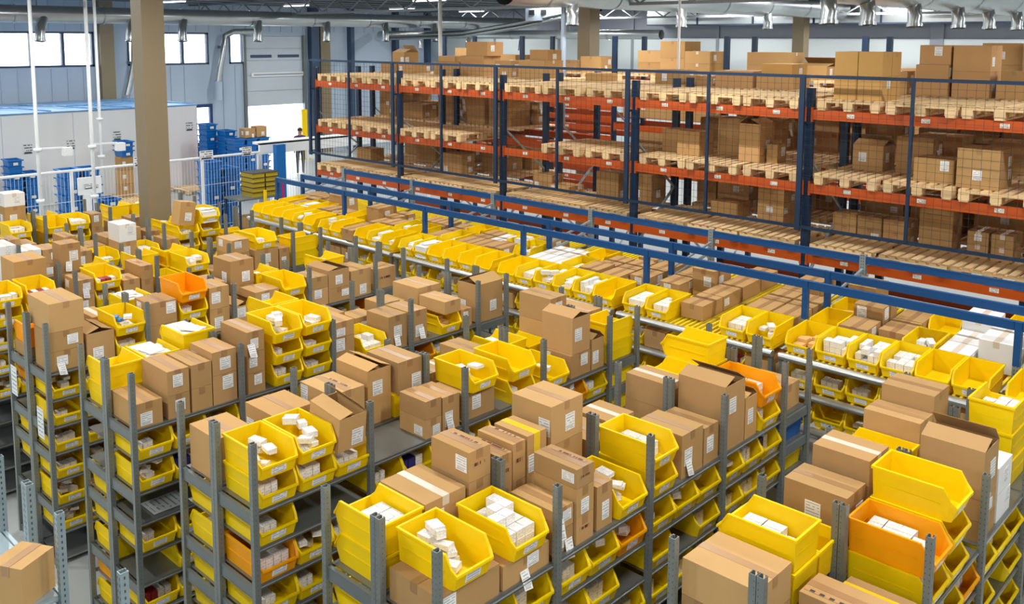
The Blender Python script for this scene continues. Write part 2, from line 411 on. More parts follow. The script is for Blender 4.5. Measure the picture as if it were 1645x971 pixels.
# far wall (y = YW): white below, grey above
o = struct('wall_back', MB().box(XW, YW, 0, XE, YW + 0.25, CEIL).build('wall_back', 'wallup'), 'back wall, grey above and pale below')
MB().box(XW + 0.01, YW - 0.05, 0, XE, YW, H + 0.02).build('lower_panel', 'wallwhite', o)
for x in (-30.5, -26.5, -22.5, -18.5, -10.6, -6.5):
    MB().box(x, YW - 0.09, 0, x + 0.12 + (0.3 if x == -10.6 else 0), YW - 0.05, CEIL).build('wall_post', 'wallup', o)
struct('wall_right', MB().box(XE, YS, 0, XE + 0.25, YW, CEIL).build('wall_right', 'wallwhite'), 'pale panel wall beyond the right edge of the hall')
struct('wall_front', MB().box(XW, YS - 0.25, 0, XE, YS, CEIL).build('wall_front', 'wallwhite'), 'pale panel wall behind the viewer')
# dark steel posts and a grey panelled bay between dock door and rack, along the left wall
for k, (ya, yb) in enumerate(((22.9, 23.3), (25.0, 25.2), (27.6, 27.8), (29.6, 29.8))):
    struct('trim_%d' % (k + 4), MB().box(XW, ya, 0, XW + 0.3, yb, CEIL).build('trim', 'frame'), 'dark steel wall post')
struct('trim_8', MB().box(XW, 23.5, 0, XW + 0.12, 24.0, CEIL - 0.6).build('trim', 'taupe'), 'taupe wall trim beside the dock door')
struct('trim_9', MB().box(XW, 13.8, 0, XW + 0.4, 14.3, CEIL).build('trim', 'taupe'), 'taupe steel wall column between the strip windows')
# yard outside
struct('yard', MB().box(-90, -40, -0.25, XW - 0.26, 70, -0.05).build('yard', 'yard'), 'pale concrete yard outside the dock door')

# taupe columns
for (cx, cy, sz) in ((-13.95, 6.47, 0.18), (-14.05, 17.55, 0.19), (-14.0, 28.75, 0.2)):
    nm = {6.47: 'broad taupe steel column rising among the yellow bins', 17.55: 'taupe steel column behind the top pallets of the rack', 28.75: 'distant taupe steel column before the back wall'}[cy]
    e = empty('column', (cx, cy, 0), nm, 'column', 'taupe columns')
    MB().box(-sz, -sz, 0.03, sz, sz, CEIL).build('shaft', 'taupe', e)
    MB().box(-sz - 0.1, -sz - 0.1, 0, sz + 0.1, sz + 0.1, 0.03).build('base_plate', 'grey', e)
    MB().box(-sz - 0.004, -sz + 0.05, 0.05, -sz, sz - 0.05, CEIL).build('side_web', 'taupe', e)

# white store room inside the hall
e = empty('store_room', (-31.2, 5.0, 0), 'long white panel store room with a blue film covered roof', 'room')
RX, RY0, RY1, RH = -29.0, -6.0, 15.03, H - 2.26
MB().box(-2.3, -11, 0, 2.2, 10.03, RH - 0.05).build('wall_panel', 'room', e)
MB().box(-2.3, -11, RH - 0.05, 2.22, 10.05, RH).build('roof', 'film', e)
for i in range(10):
    yy = -10.2 + i * 2.02
    MB().box(2.2, yy, 0.02, 2.204, yy + 0.012, RH - 0.06).build('panel_joint', 'wallgrey', e)
for i in range(16):
    y0 = -9 + i * 1.2 + rnd.uniform(-.2, .2)
    p = [(rnd.uniform(-2, 0.5), y0, RH + 0.02), (rnd.uniform(0, 1), y0 + .5, RH + rnd.uniform(.03, .08)), (2.1, y0 + rnd.uniform(.6, 1.6), RH + 0.02)]
    MB().path(p, 0.02, 5).build('film_fold', 'film', e)
for px_, yy, zz in ((45, 9.63, 1.80), (120, 10.87, 1.83), (195, 12.3, 2.0), (308, 14.75, 2.13)):
    MB().box(2.2, yy - 5 - 0.14, zz - 0.2, 2.206, yy - 5 + 0.14, zz + 0.12).build('wall_sign', 'wallsign', e, uv=True)

# ------------------------------------------------------------------ ducts and pipes under the roof
def duct_run(name, pts, r, label, nozzles=(), ndir=(0.5, -0.3, -1), nr=0.09, nl=0.42, group='round metal ducts under the roof'):
    e = empty(name, pts[0], label, 'duct', group)
    P0 = Vector(pts[0]); q = [Vector(p) - P0 for p in pts]
    MB().path(q, r, 20).build('pipe', 'duct', e, smooth=True)
    L = (q[-1] - q[0]).length; dv = (q[-1] - q[0]).normalized(); s = 1.2
    while s < L:
        c = q[0] + dv * s; MB().tube(c - dv * 0.03, c + dv * 0.03, r + 0.018, 20, cap=False).build('joint_ring', 'duct', e, smooth=True); s += 2.4
    s = 1.8
    while s < L:
        c = q[0] + dv * s; MB().box(c.x - .012, c.y - .012, c.z + r, c.x + .012, c.y + .012, CEIL - P0.z).build('hanger', 'grey', e); s += 4.8
    for s in nozzles:
        c = q[0] + dv * s; nd = Vector(ndir).normalized()
        a = c + nd * (r * 0.8); b = a + nd * nl * 0.6; f = b + Vector((nd.x * 0.25, nd.y * 0.25, -1)).normalized() * nl * 0.6
        nz = MB().path([a, a + nd * nl * 0.3, b, b + Vector((nd.x * .5, nd.y * .5, -1)).normalized() * nl * .25, f], nr, 12).build('nozzle', 'duct', e, smooth=True)
        MB().tube(f, f + (f - b).normalized() * 0.05, nr + 0.015, 12, cap=False).build('nozzle_collar', 'duct', nz, smooth=True)
    return e
duct_run('air_duct', [(-27.0, -2, H + 0.62), (-27.0, 30.0, H + 0.62)], 0.24, 'round silver air duct running along the windowed wall', [11.6, 14.1, 15.7, 18.3, 21.0, 23.6, 26.0], (0.7, -0.5, -0.7), 0.13, 0.6)
duct_run('air_duct', [(-5.6, 12.0, H + 0.90), (-5.6, 29.5, H + 0.90)], 0.40, 'large silver air duct over the right of the pallet racks', [0.2, 1.5, 3.35, 5.45, 7.2, 9.05, 11.2, 13.6], (0.35, -0.5, -1), 0.11, 0.34)
duct_run('air_duct', [(-13.0, 13.5, H + 1.0), (-13.0, 29.5, H + 1.0)], 0.33, 'silver air duct over the middle of the pallet racks', [2.2, 6.5, 11.0], (0.35, -0.5, -1), 0.13, 0.4)
duct_run('air_duct', [(-33.5, 26.5, H + 0.14), (-18.0, 26.5, H + 0.14)], 0.17, 'silver air duct crossing under the far roof corner', [3.0, 6.0, 9.0, 12.0], (0.3, -0.6, -0.7), 0.10, 0.45)
e = empty('box_duct', (-20.0, YW - 0.6, H + 0.55), 'flat silver box duct along the back wall', 'duct')
for i in range(10):
    MB().box(-1 + i * 2.3, -0.5, 0.0, 1.28 + i * 2.3, 0.5, 0.62).build('duct_section', 'duct', e)
    MB().box(1.26 + i * 2.3, -0.53, -0.03, 1.32 + i * 2.3, 0.53, 0.65).build('flange', 'bluedark', e)
MB().box(-1, -0.52, -0.05, 22, 0.5, 0.0).build('bottom_rail', 'frame', e)
e = empty('cable_tray', (-30.0, 24.0, H + 0.25), 'dark cable tray rising across under the roof', 'cable tray')
for dz in (0, 0.12):
    MB().path([(0, 0, dz - .3), (7, -2.2, dz - .2), (11, -3.8, .05 + dz), (15.5, -5.6, .42 + dz)], 0.05, 8).build('tray_pipe', 'grey', e, smooth=True)
    MB().path([(0, .2, dz - .24), (7, -2.0, dz - .14), (11, -3.6, .11 + dz), (15.5, -5.4, .48 + dz)], 0.04, 8).build('cable', 'wire', e, smooth=True)
# air hose bending down the windowed wall
e = empty('air_hose', (XW + 0.4, 18.4, 2.4), 'white flexible air hose bending down between the windows', 'hose')
MB().path([(0, 1.6, 2.95), (0, 0.7, 2.92), (0, 0.35, 2.75), (0, 0.25, 2.3), (0, 0.1, 1.5), (0, -.02, .9)], 0.12, 12).build('hose', 'duct', e, smooth=True)
MB().path([(0, -.02, .95), (0, -.05, .2)], 0.16, 12).build('hose_sock', 'wallgrey', e, smooth=True)
MB().box(-.36, .2, 2.25, -.1, .3, 2.35).build('wall_bracket', 'grey', e)
e = empty('air_hose', (XW + 0.5, 14.65, 2.95), 'silver flexible air hose hanging beside the taupe wall column', 'hose')
MB().path([(0, 0.35, 2.1), (0, 0.3, 1.2), (0, 0.12, .4), (0, 0, 0)], 0.1, 12).build('hose', 'duct', e, smooth=True)
MB().box(-.46, .26, 1.15, -.09, .34, 1.25).build('wall_bracket', 'grey', e)
e = empty('roof_heater', (-17.4, 19.8, H + 0.5), 'pale blue-grey heater box hung under the roof', 'heater')
MB().box(-.5, -.35, 0, .5, .35, .4).build('casing', 'wallgrey', e)
for x in (-.25, .2): MB().box(x - .1, -.36, .16, x + .1, -.35, .3).build('grille', 'darkgap', e)
MB().box(-.02, -.02, .4, .02, .02, CEIL - H - .5).build('hanger', 'grey', e)
# vertical service poles
def pole(x, y, r, lab, z0=0, z1=CEIL, m='whitepaint', arm=None):
    e = empty('service_pole', (x, y, 0), lab, 'pole', 'white service poles')
    MB().tube((0, 0, z0), (0, 0, z1), r, 10).build('pipe', m, e, smooth=True)
    for zz in (1.9, 2.9): 
        if z0 < zz: MB().tube((0, 0, zz), (0, 0, zz + .06), r * 2.2, 12).build('collar', m, e, smooth=True)
    if arm:
        MB().bar((0, 0, arm), (0.1, .45, arm), .03).build('arm', m, e)
        MB().box(.05, .42, arm - .16, .2, .58, arm).build('socket_box', m, e)
pole(-18.6, 6.35, 0.035, 'white service pole at the left edge before the store room', arm=2.95)
pole(-18.4, 7.3, 0.035, 'white service pole with a socket arm before the blue crates', arm=2.98)
pole(-24.5, 9.95, 0.04, 'thin white pipe rising behind the white service pole')
pole(-15.4, 13.9, 0.045, 'white roof pipe rising behind the rack boxes', z0=3.2)
pole(-13.2, 15.6, 0.06, 'grey roof pipe rising beside the stacked rack boxes', z0=3.2, m='wallgrey')
pole(-9.1, 13.95, 0.025, 'thin white cord hanging right of the middle column', z0=3.4)

# ------------------------------------------------------------------ stacking bin (front faces +x, base centre at origin)
BL, BW, BH = 0.48, 0.298, 0.2
def bin_mesh(m):
    t = 0.004
    def ring(o):                                   # top opening loop, o = outward offset
        return [(-.24 - o, -.147 - o), (-.24 - o, .147 + o), (.172, .147 + o), (.212, .147 + o), (.24 + o, .134 + o), (.24 + o, -.134 - o), (.212, -.147 - o), (.172, -.147 - o)]
    ztop = [.2, .2, .2, .135, .1, .1, .135, .2]
    base_o = [(-.232, -.139), (-.232, .139), (.165, .139), (.19, .139), (.214, .127), (.214, -.127), (.19, -.139), (.165, -.139)]
    base_i = [(x * .975, y * .96) for x, y in base_o]
    v, f = [], []
    def addring(xy, z): 
        n = len(v); v.extend((x, y, zz) for (x, y), zz in zip(xy, z)); return n
    b0 = addring(base_o, [0] * 8)
    o1 = addring(ring(0), [z - .016 for z in ztop])
    f1 = addring(ring(.008), [z - .016 for z in ztop])
    f2 = addring(ring(.008), ztop)
    i1 = addring([(x * .975, y * .955) for x, y in ring(0)], ztop)
    bi = addring(base_i, [.005] * 8)
    rings = [b0, o1, f1, f2, i1, bi]
    for a, b in zip(rings, rings[1:]):
        for i in range(8):
            j = (i + 1) % 8; f.append((a + j, a + i, b + i, b + j))
    f.append(tuple(b0 + i for i in range(8))); f.append(tuple(bi + i for i in reversed(range(8))))
    # stiffening ribs low on both sides and the back
    mb = MB(); mb.v, mb.f = v, f
    for s in (-1, 1):
        mb.box(-.2, s * .1445 - .003, .092, .15, s * .1445 + .003, .1)
    mb.box(-.237, -.11, .092, -.229, .11, .1)
    return mb.mesh('shell', m)
BIN = {c: bin_mesh(c) for c in ('yellow', 'orange', 'bluebin')}
def slanted(w, h, x0, z0, x1, z1, t=.0015):
    return MB().hexa([(x0, -w / 2, z0), (x0 + t, -w / 2, z0), (x0 + t, w / 2, z0), (x0, w / 2, z0), (x1, -w / 2, z1), (x1 + t, -w / 2, z1), (x1 + t, w / 2, z1), (x1, w / 2, z1)])
BINLAB = slanted(.115, .05, .2215, .02, .2345, .07).mesh('label_card', 'binlabel', uv=True)

# ------------------------------------------------------------------ small product cartons: tuck-end packs
def pack_mesh(m):
    mb = MB(); mb.box(-.5, -.5, 0, .5, .5, 1)
    mb.f = [q for q in mb.f if q not in ((1, 2, 6, 5), (3, 0, 4, 7))]
    for sx, q in ((1, (1, 2, 6, 5)), (-1, (3, 0, 4, 7))):
        n = len(mb.v); c = [Vector(mb.v[i]) for i in q]; m0 = sum(c, Vector()) / 4
        for p in c: r = m0 + (p - m0) * .9; mb.v.append((r.x - sx * .03, r.y, r.z))
        for i in range(4): j = (i + 1) % 4; mb.f.append((q[i], q[j], n + j, n + i))
        mb.f.append((n, n + 1, n + 2, n + 3))
    return mb.mesh('product_carton', m, uv=True)
PACK = {c: pack_mesh(c) for c in ('pack', 'boxblue', 'boxred', 'boxnavy', 'boxtan', 'whitecard')}

BINS, PACKS, BOXES = [], [], []
def mat4(loc, rz=0, rx=0, ry=0): return Matrix.Translation(loc) @ Euler((rx, ry, rz), 'XYZ').to_matrix().to_4x4()
def put_pack(mw, x, y, z, sx, sy, sz, where, rz=0, ry=0, rx=0, m='pack', pri=1.0):
    PACKS.append((mw @ mat4((x, y, z), rz, rx, ry) @ Matrix.Diagonal((sx, sy, sz, 1)), m, where, pri))
def fill_bin(mw, kind, where, pri=1.0):
    r = rnd
    if kind == 'e': return
    if kind == 'w':                                  # a layer of white cartons lying in rows
        lx, ly, h = r.choice(((.12, .075, .05), (.1, .06, .055), (.14, .082, .05), (.085, .08, .06)))
        nx, ny = int(.36 / lx), int(.25 / ly)
        for layer in range(r.choice((2, 2, 3))):
            for i in range(nx):
                for j in range(ny):
                    x = -.19 + lx * (i + .5)
                    if layer and r.random() < (.15 if layer == 1 else .5): continue
                    if layer == 2 and x > .06: continue
                    if layer < 1 and 0 < i < nx - 1 and 0 < j < ny - 1: continue
                    put_pack(mw, x + r.uniform(-.003, .003), -ly * ny / 2 + ly * (j + .5), .006 + layer * h, lx * .96, ly * .95, h * .97, where, r.uniform(-.04, .04), pri=pri)
    elif kind == 's':                                # cartons standing in a row behind the front
        th = r.choice((.042, .05, .06)); n = int(.24 / th); hh = r.uniform(.09, .125); d = r.uniform(.08, .13); x0 = .15 - d / 2
        n1 = r.randint(max(2, n - 2), n)
        for j in range(n1):
            put_pack(mw, x0 + r.uniform(-.006, .006), -.115 + th * (j + .5), .006, d, th * .93, hh * r.uniform(.93, 1.03), where, ry=r.uniform(-.03, .03), pri=pri)
        if r.random() < .6:
            for j in range(r.randint(1, 3)):
                put_pack(mw, -.06 + r.uniform(-.02, .02), -.08 + j * .078, .006, .13, .07, .06, where, r.uniform(-.15, .15), pri=pri * .6)
    elif kind == 'j':                                # jumbled packs
        for i in range(r.randint(5, 8)):
            put_pack(mw, r.uniform(-.13, .12), r.uniform(-.08, .08), .012 + .022 * i, r.uniform(.09, .13), r.uniform(.055, .08), r.uniform(.025, .05), where, r.uniform(-.7, .7), r.uniform(-.12, .12), pri=pri)
    elif kind == 'b':                                # blue and white packs
        for i in range(6):
            put_pack(mw, r.uniform(-.12, .12), r.uniform(-.07, .07), .02 + .024 * i, .13, .08, .024, where, r.uniform(-.5, .5), r.uniform(-.1, .1), m=r.choice(('boxblue', 'pack', 'pack')), pri=pri)
    elif kind == 'r':
        for j in range(4):
            put_pack(mw, .08, -.09 + j * .06, .006, .12, .052, .1, where, m=r.choice(('boxred', 'pack', 'pack')), pri=pri)
    elif kind == 'n':
        for j in range(3):
            put_pack(mw, .07, -.08 + j * .075, .006, .13, .068, .115, where, m='boxnavy' if j < 2 else 'pack', pri=pri)
    elif kind == 't':
        for j in range(5):
            put_pack(mw, -.08 + .1 * (j % 3), -.05 + .11 * (j // 3), .006 + .03 * (j % 2), .095, .1, .07, where, r.uniform(-.05, .05), m='boxtan', pri=pri)
    elif kind == 'p':                                # papers and sleeves lying on a full bin
        for i in range(4):
            put_pack(mw, -.12 + .1 * i, r.uniform(-.02, .02), .006, .095, .22, .165, where, 0, m='whitecard', pri=pri)
        for i in range(3):
            put_pack(mw, r.uniform(-.1, .1), r.uniform(-.04, .04), .172 + .006 * i, .2, .14, .005, where, r.uniform(-.5, .5), m='pack', pri=pri)
CONTENT = {'e': 'empty yellow bin', 'w': 'yellow bin of white cartons', 's': 'yellow bin of upright cartons', 'j': 'yellow bin of jumbled packs', 'b': 'yellow bin of blue-white packs',
           'r': 'yellow bin of red-edged packs', 'n': 'yellow bin of navy packs', 't': 'yellow bin of tan packs', 'p': 'yellow bin heaped with papers'}
def put_bin(mw, kind, where, col='yellow', pri=1.0, lab=True):
    txt = CONTENT[kind]
    if col != 'yellow': txt = txt.replace('yellow', {'orange': 'orange', 'bluebin': 'blue'}[col])
    BINS.append((mw, col, txt + ', ' + where, pri, lab))
    fill_bin(mw, kind, where, pri)

# ------------------------------------------------------------------ cardboard boxes
def put_box(x0, x1, y0, y1, z0, z1, where, style='p', pri=1.0, rz=0.0, rx=0.0, ry=0.0, tint=None):
    if tint is None:
        t = rnd.uniform(.82, 1.08); tint = (t * rnd.uniform(.99, 1.03), t, t * rnd.uniform(.94, 1.04))
    BOXES.append(dict(x0=x0, x1=x1, y0=y0, y1=y1, z0=z0, z1=z1, where=where, style=style, pri=pri, rz=rz, rx=rx, ry=ry, tint=tint, seed=rnd.random()))
ADJ = {'p': 'plain brown box', 'l': 'labelled brown box', 'o': 'open brown box', 'w': 'white cardboard box', 'r': 'red printed brown box',
       'k': 'brown box with dark marks', 'y': 'brown box with yellow tape', 'c': 'brown box with pale tape'}
def box_parts(b):
    """list of (name, MB, material, uv) in coordinates around the box's base centre"""
    r = random.Random(b['seed']); dx, dy, dz = b['x1'] - b['x0'], b['y1'] - b['y0'], b['z1'] - b['z0']
    X, Y = dx / 2, dy / 2; st = b['style']; out = []; body_m = 'whitecard' if st == 'w' else 'card'; tk = .005
    alongx = dx >= dy                                       # the closing seam runs along the longer side
    if st == 'o':
        mb = MB(); t = .006
        mb.box(-X, -Y, 0, X, Y, t)
        mb.box(-X, -Y, t, -X + t, Y, dz).box(X - t, -Y, t, X, Y, dz).box(-X + t, -Y, t, X - t, -Y + t, dz).box(-X + t, Y - t, t, X - t, Y, dz)
        out.append(('body', mb, body_m, False))
        out.append(('contents', MB().box(-X + .02, -Y + .02, t, X - .02, Y - .02, dz * .72), 'cardin', False))
        a = r.uniform(.15, .5); fl = min(dy, dx) * .48
        def flap(p0, p1, d, ang):                           # hinge p0-p1, outward direction d, angle above horizontal inward
            p0, p1, d = Vector(p0), Vector(p1), Vector(d); u = (-d * math.cos(ang) + Vector((0, 0, 1)) * math.sin(ang)) * fl; n = Vector((0, 0, .004))
            return MB().hexa([p0, p1, p1 + u, p0 + u, p0 + n, p1 + n, p1 + u + n, p0 + u + n])
        if alongx:
            out.append(('flap', flap((-X, -Y, dz), (X, -Y, dz), (0, -1, 0), a), body_m, False))
            out.append(('flap', flap((X, Y, dz), (-X, Y, dz), (0, 1, 0), r.uniform(.1, .9)), body_m, False))
        else:
            out.append(('flap', flap((X, -Y, dz), (X, Y, dz), (1, 0, 0), a), body_m, False))
            out.append(('flap', flap((-X, Y, dz), (-X, -Y, dz), (-1, 0, 0), r.uniform(.1, .9)), body_m, False))
    else:
        out.append(('body', MB().box(-X, -Y, 0, X, Y, dz - tk), body_m, False)); g = .0015
        if alongx:
            out.append(('flap', MB().box(-X, -Y, dz - tk, X, -g, dz), body_m, False)); out.append(('flap', MB().box(-X, g, dz - tk, X, Y, dz - .001), body_m, False))
        else:
            out.append(('flap', MB().box(-X, -Y, dz - tk, -g, Y, dz), body_m, False)); out.append(('flap', MB().box(g, -Y, dz - tk, X, Y, dz - .001), body_m, False))
        tm = {'y': 'tapeyellow', 'c': 'tapeclear', 'w': 'tapeclear'}.get(st, 'tape'); hw = .028 if st != 'y' else .03; dn = min(.06, dz * .4)
        if st == 'y': dn = dz * .9
        e = .0012; mb = MB()
        if alongx: mb.box(-X - e, -hw, dz, X + e, hw, dz + e).box(X, -hw, dz - dn, X + e, hw, dz).box(-X - e, -hw, dz - dn, -X, hw, dz)
        else: mb.box(-hw, -Y - e, dz, hw, Y + e, dz + e).box(-hw, -Y - e, dz - dn, hw, -Y, dz).box(-hw, Y, dz - dn, hw, Y + e, dz)
        out.append(('tape', mb, tm, False))
        if st == 'r':
            out.append(('print_mark', MB().box(-X * .75, hw + .004, dz, X * .8, hw + .03, dz + .0012) if alongx else MB().box(hw + .004, -Y * .8, dz, hw + .03, Y * .8, dz + .0012), 'redprint', True))
            out.append(('print_mark', MB().box(X, -Y * .6, dz * .45, X + .0012, Y * .6, dz * .6), 'redprint', True))
        if st == 'k':
            out.append(('print_mark', MB().box(-X * .95, -Y * .7, dz, X * .95, -Y * .7 + .026, dz + .0025), 'darkprint', True))
    if st in 'lrwo' or r.random() < .3:
        lw, lh = min(.1, dy * .45), min(.12, dz * .5); n = 1 if r.random() < .6 else 2
        yy = r.uniform(-Y + lw * .6, Y - lw * .6) if Y > lw * .6 else 0
        zz = r.uniform(lh * .6, dz - lh * .6)
        if st != 'r': out.append(('label', MB().box(X, yy - lw / 2, zz - lh / 2, X + .003, yy + lw / 2, zz + lh / 2), 'label', True))
        if (n == 2 or st == 'r') and dx > .2:
            lw = min(.1, dx * .35); xx = r.uniform(-X + lw * .6, X - lw * .6)
            out.append(('label', MB().box(xx - lw / 2, -Y - .003, zz - lh / 2, xx + lw / 2, -Y, zz + lh / 2), 'label', True))
        if st == 'l' and r.random() < .22:                   # a loose paper hanging off the front
            y2 = r.uniform(-Y * .6, Y * .6); z2 = dz * r.uniform(.3, .5); t = r.uniform(-.02, .02)
            out.append(('loose_paper', MB().hexa([(X + .03, y2 - .035 + t, z2 - .11), (X + .032, y2 - .035 + t, z2 - .11), (X + .032, y2 + .035 + t, z2 - .12), (X + .03, y2 + .035 + t, z2 - .12), (X, y2 - .035, z2), (X + .002, y2 - .035, z2), (X + .002, y2 + .035, z2), (X, y2 + .035, z2)]), 'label', True))
    return out

# ------------------------------------------------------------------ grey shelving rows
YS_POST = [3.0, 3.97, 4.94, 5.91, 6.88, 7.33]
S0, SDZ = H - 3.165, 0.265                       # top shelf surface, spacing of the shelves below
PT = H - 2.67                                    # post tops
def rowX(k): return -8.848 + 1.8256 * (k - 1)    # right edge of row k
def post_mesh(m, wide=False, h=PT):
    mb = MB()
    def chan(cx, fl):
        mb.box(cx - .02, -.022, 0, cx + .02, -.018, h).box(cx - .02, -.018, 0, cx - .016, .018, h).box(cx + .016, -.018, 0, cx + .02, .018, h)
        mb.box(cx - .02, .018, 0, cx - .006, .022, h).box(cx + .006, .018, 0, cx + .02, .022, h)
    if wide: chan(-.022, 0); chan(.022, 0)
    else: chan(0, 0)
    return mb.mesh('upright', m)
POSTS = {(m, wd): post_mesh(m, wd) for m in ('post', 'postlight') for wd in (False, True)}
def shelf_mesh(ln, m):
    mb = MB(); mb.box(-.235, .025, -.004, .235, ln - .025, 0)
    for s in (-1, 1): mb.box(s * .235 - .004, .025, -.034, s * .235 + .004, ln - .025, 0).box(s * .241 - .003, .025, -.022, s * .241 + .003, ln - .025, -.016)
    me = mb.mesh('shelf', m); me.materials.append(M['alu'])
    for i, p in enumerate(me.polygons): p.material_index = 1 if 12 <= i < 18 or i >= 24 else 0
    return me
SHELF = {(round(l, 2), m): shelf_mesh(l, m) for l in (.97, .45) for m in ('shelf', 'galv')}
BRACE = {m: MB().box(.02, -.008, -.09, .48, .008, -.004).box(.02, -.012, -.092, .48, .012, -.086).box(.02, -.012, -.012, .48, .012, -.004).mesh('side_brace', m) for m in ('grey', 'galv')}
LBR = MB().box(-.01, .02, -.085, .01, .43, -.01).mesh('end_brace', 'grey')
ROWNAME = {k: ordw(k + 3) for k in range(-2, 6)}
def shelving(k, ys, label, m='shelf', pm='post', bm='grey', nlev=8):
    X = rowX(k); e = empty('shelving_row', (X - .5, ys[0], 0), label, 'shelving', 'grey double-sided shelving rows')
    for y in ys:
        for dx, wd in ((-.5, False), (0, True), (.5, False)):
            add('upright', POSTS[(pm, wd)], e, (dx, y - ys[0], 0))
    for a, b in zip(ys, ys[1:]):
        key = (round(abs(b - a), 2), m)
        for lv in range(nlev):
            for dx in (-.25, .25): add('shelf', SHELF[key], e, (dx, min(a, b) - ys[0], S0 - lv * SDZ))
    for y in ((ys[0], ys[4]) if len(ys) > 4 else (ys[0],)):
        for lv in (0, 2, 3, 5, 7):
            for dx in (-.5, 0): add('side_brace', BRACE[bm], e, (dx, y - ys[0], S0 - lv * SDZ))
    if len(ys) == 6 or abs(ys[-1] - ys[-2]) < .6:
        for lv in (0, 1, 2, 3, 5):
            for dx in (-.5, .5): add('end_brace', LBR, e, (dx, ys[-2] - ys[0], S0 - lv * SDZ))
    return e
for k in range(-2, 5): shelving(k, YS_POST, 'grey steel double shelving row, %s from the left' % ROWNAME[k])
shelving(5, YS_POST[1:], 'grey steel double shelving row, nearest at the right')
shelving(3, [1.78, .81, -.16], 'galvanised shelving end with one box at the lower left corner', 'galv', 'postlight', 'galv')
shelving(4, [1.78, .81], 'galvanised shelving end peeking in at the bottom edge', 'galv', 'postlight', 'galv')

BAY = ['first', 'second', 'third', 'fourth', 'end']
def bay_of(y):
    for i in range(4, -1, -1):
        if y >= YS_POST[i] - .01: return BAY[i]
    return BAY[0]
def wtop(k, y): return 'top of %s shelving row, %s bay' % (ROWNAME[k], bay_of(y))
OCC = {}
def occ(k, side, a, b): OCC.setdefault((k, side), []).append((a, b))
def B(k, side, y, kinds, z=0.0, cols=None, pri=1.6, step=.2):
    """column of bins on the top shelf; kinds from the bottom up"""
    X = rowX(k); n = len(kinds)
    for i, kd in enumerate(kinds):
        yc = y + BW / 2 + .008
        xc = (X - .245 + .012) if side == 'R' else (X - 1 + .245 - .012)
        c = (cols or {}).get(i, 'yellow')
        kk = kd if i == n - 1 or kd in 'esrn' else 's'
        put_bin(mat4((xc, yc, S0 + z + i * step + .001), 0 if side == 'R' else math.pi), kk, wtop(k, y), c, pri)
    occ(k, side, y, y + .315)
def BE(k, xo, kinds, z=0.0):
    """bins in the short end bay, facing away (+y)"""
    X = rowX(k)
    for i, kd in enumerate(kinds): put_bin(mat4((X + xo, 7.105, S0 + z + i * .2 + .001), math.pi / 2), kd, wtop(k, 7.0), 'yellow', 1.4)
def X(k, side, a, b, y0, y1, z0, z1, st='p', **kw):
    put_box(rowX(k) + a, rowX(k) + b, y0, y1, S0 + z0 + .001, S0 + z1 - .001, wtop(k, y0), st, kw.pop('pri', 1.6), **kw)
    occ(k, side, y0, y1)

LT = (1.1, 1.12, 1.14)
# ---- row 1 (fourth from the left)
X(1, 'R', -.42, -.03, 3.04, 3.35, 0, .19, 'l'); X(1, 'R', -.42, -.03, 3.04, 3.35, .19, .38, 'l'); X(1, 'R', -.58, -.03, 3.05, 3.365, .38, .66, 'p', tint=LT)
X(1, 'R', -.42, -.03, 3.38, 3.645, 0, .29, 'o'); B(1, 'R', 3.655, 'sb')
X(1, 'R', -.37, -.03, 4.01, 4.3, 0, .22, 'l'); X(1, 'R', -.37, -.03, 4.01, 4.3, .22, .46, 'l')
B(1, 'R', 4.33, 'sse', cols={2: 'orange'}); X(1, 'R', -.4, -.03, 4.67, 4.9, 0, .25, 'l'); X(1, 'R', -.4, -.03, 4.67, 4.9, .25, .49, 'l')
X(1, 'R', -.36, -.03, 4.98, 5.2, 0, .22, 'o'); X(1, 'R', -.36, -.03, 5.22, 5.52, 0, .33, 'l'); B(1, 'R', 5.56, 'se')
X(1, 'R', -.5, -.03, 6.2, 6.5, 0, .17, 'l'); X(1, 'R', -.5, -.03, 6.2, 6.5, .17, .39, 'o'); X(1, 'R', -.45, -.03, 6.53, 6.83, 0, .33, 'l')
X(1, 'L', -.97, -.6, 3.03, 3.33, 0, .12); B(1, 'L', 3.03, 'e', z=.12, cols={0: 'orange'})
B(1, 'L', 3.98, 'sp'); X(1, 'L', -.92, -.53, 5.2, 5.5, 0, .3); X(1, 'L', -.92, -.53, 5.2, 5.5, .3, .6); X(1, 'R', -.4, -.1, 6.95, 7.28, 0, .26, 'r')
# ---- row 2
X(2, 'R', -.49, -.03, 3.04, 3.26, 0, .21, 'l'); X(2, 'R', -.5, -.03, 3.31, 3.5, 0, .2); X(2, 'R', -.5, -.03, 3.31, 3.5, .2, .41, 'l')
X(2, 'R', -.46, -.03, 3.52, 3.705, 0, .2); X(2, 'R', -.46, -.03, 3.52, 3.705, .2, .41, 'p'); X(2, 'R', -.42, -.03, 3.715, 3.94, 0, .26, 'l'); X(2, 'R', -.42, -.03, 3.715, 3.94, .26, .47, 'l')
for i in range(3): X(2, 'R', -.49, -.03, 4.05, 4.22, .19 * i, .19 * (i + 1), 'l')
B(2, 'R', 4.3, 'ssj'); B(2, 'R', 4.62, 'ssj'); B(2, 'R', 5.3, 'w')
X(2, 'R', -.39, -.03, 5.64, 5.88, 0, .35, 'l'); X(2, 'R', -.46, -.06, 5.94, 6.18, 0, .33, 'l'); B(2, 'R', 6.32, 't'); X(2, 'R', -.45, -.03, 6.41, 6.64, .205, .345, 'p', tint=LT)
X(2, 'R', -.25, -.04, 6.66, 6.82, 0, .2, 'l'); X(2, 'R', -.36, -.03, 6.91, 7.3, 0, .43, 'o')
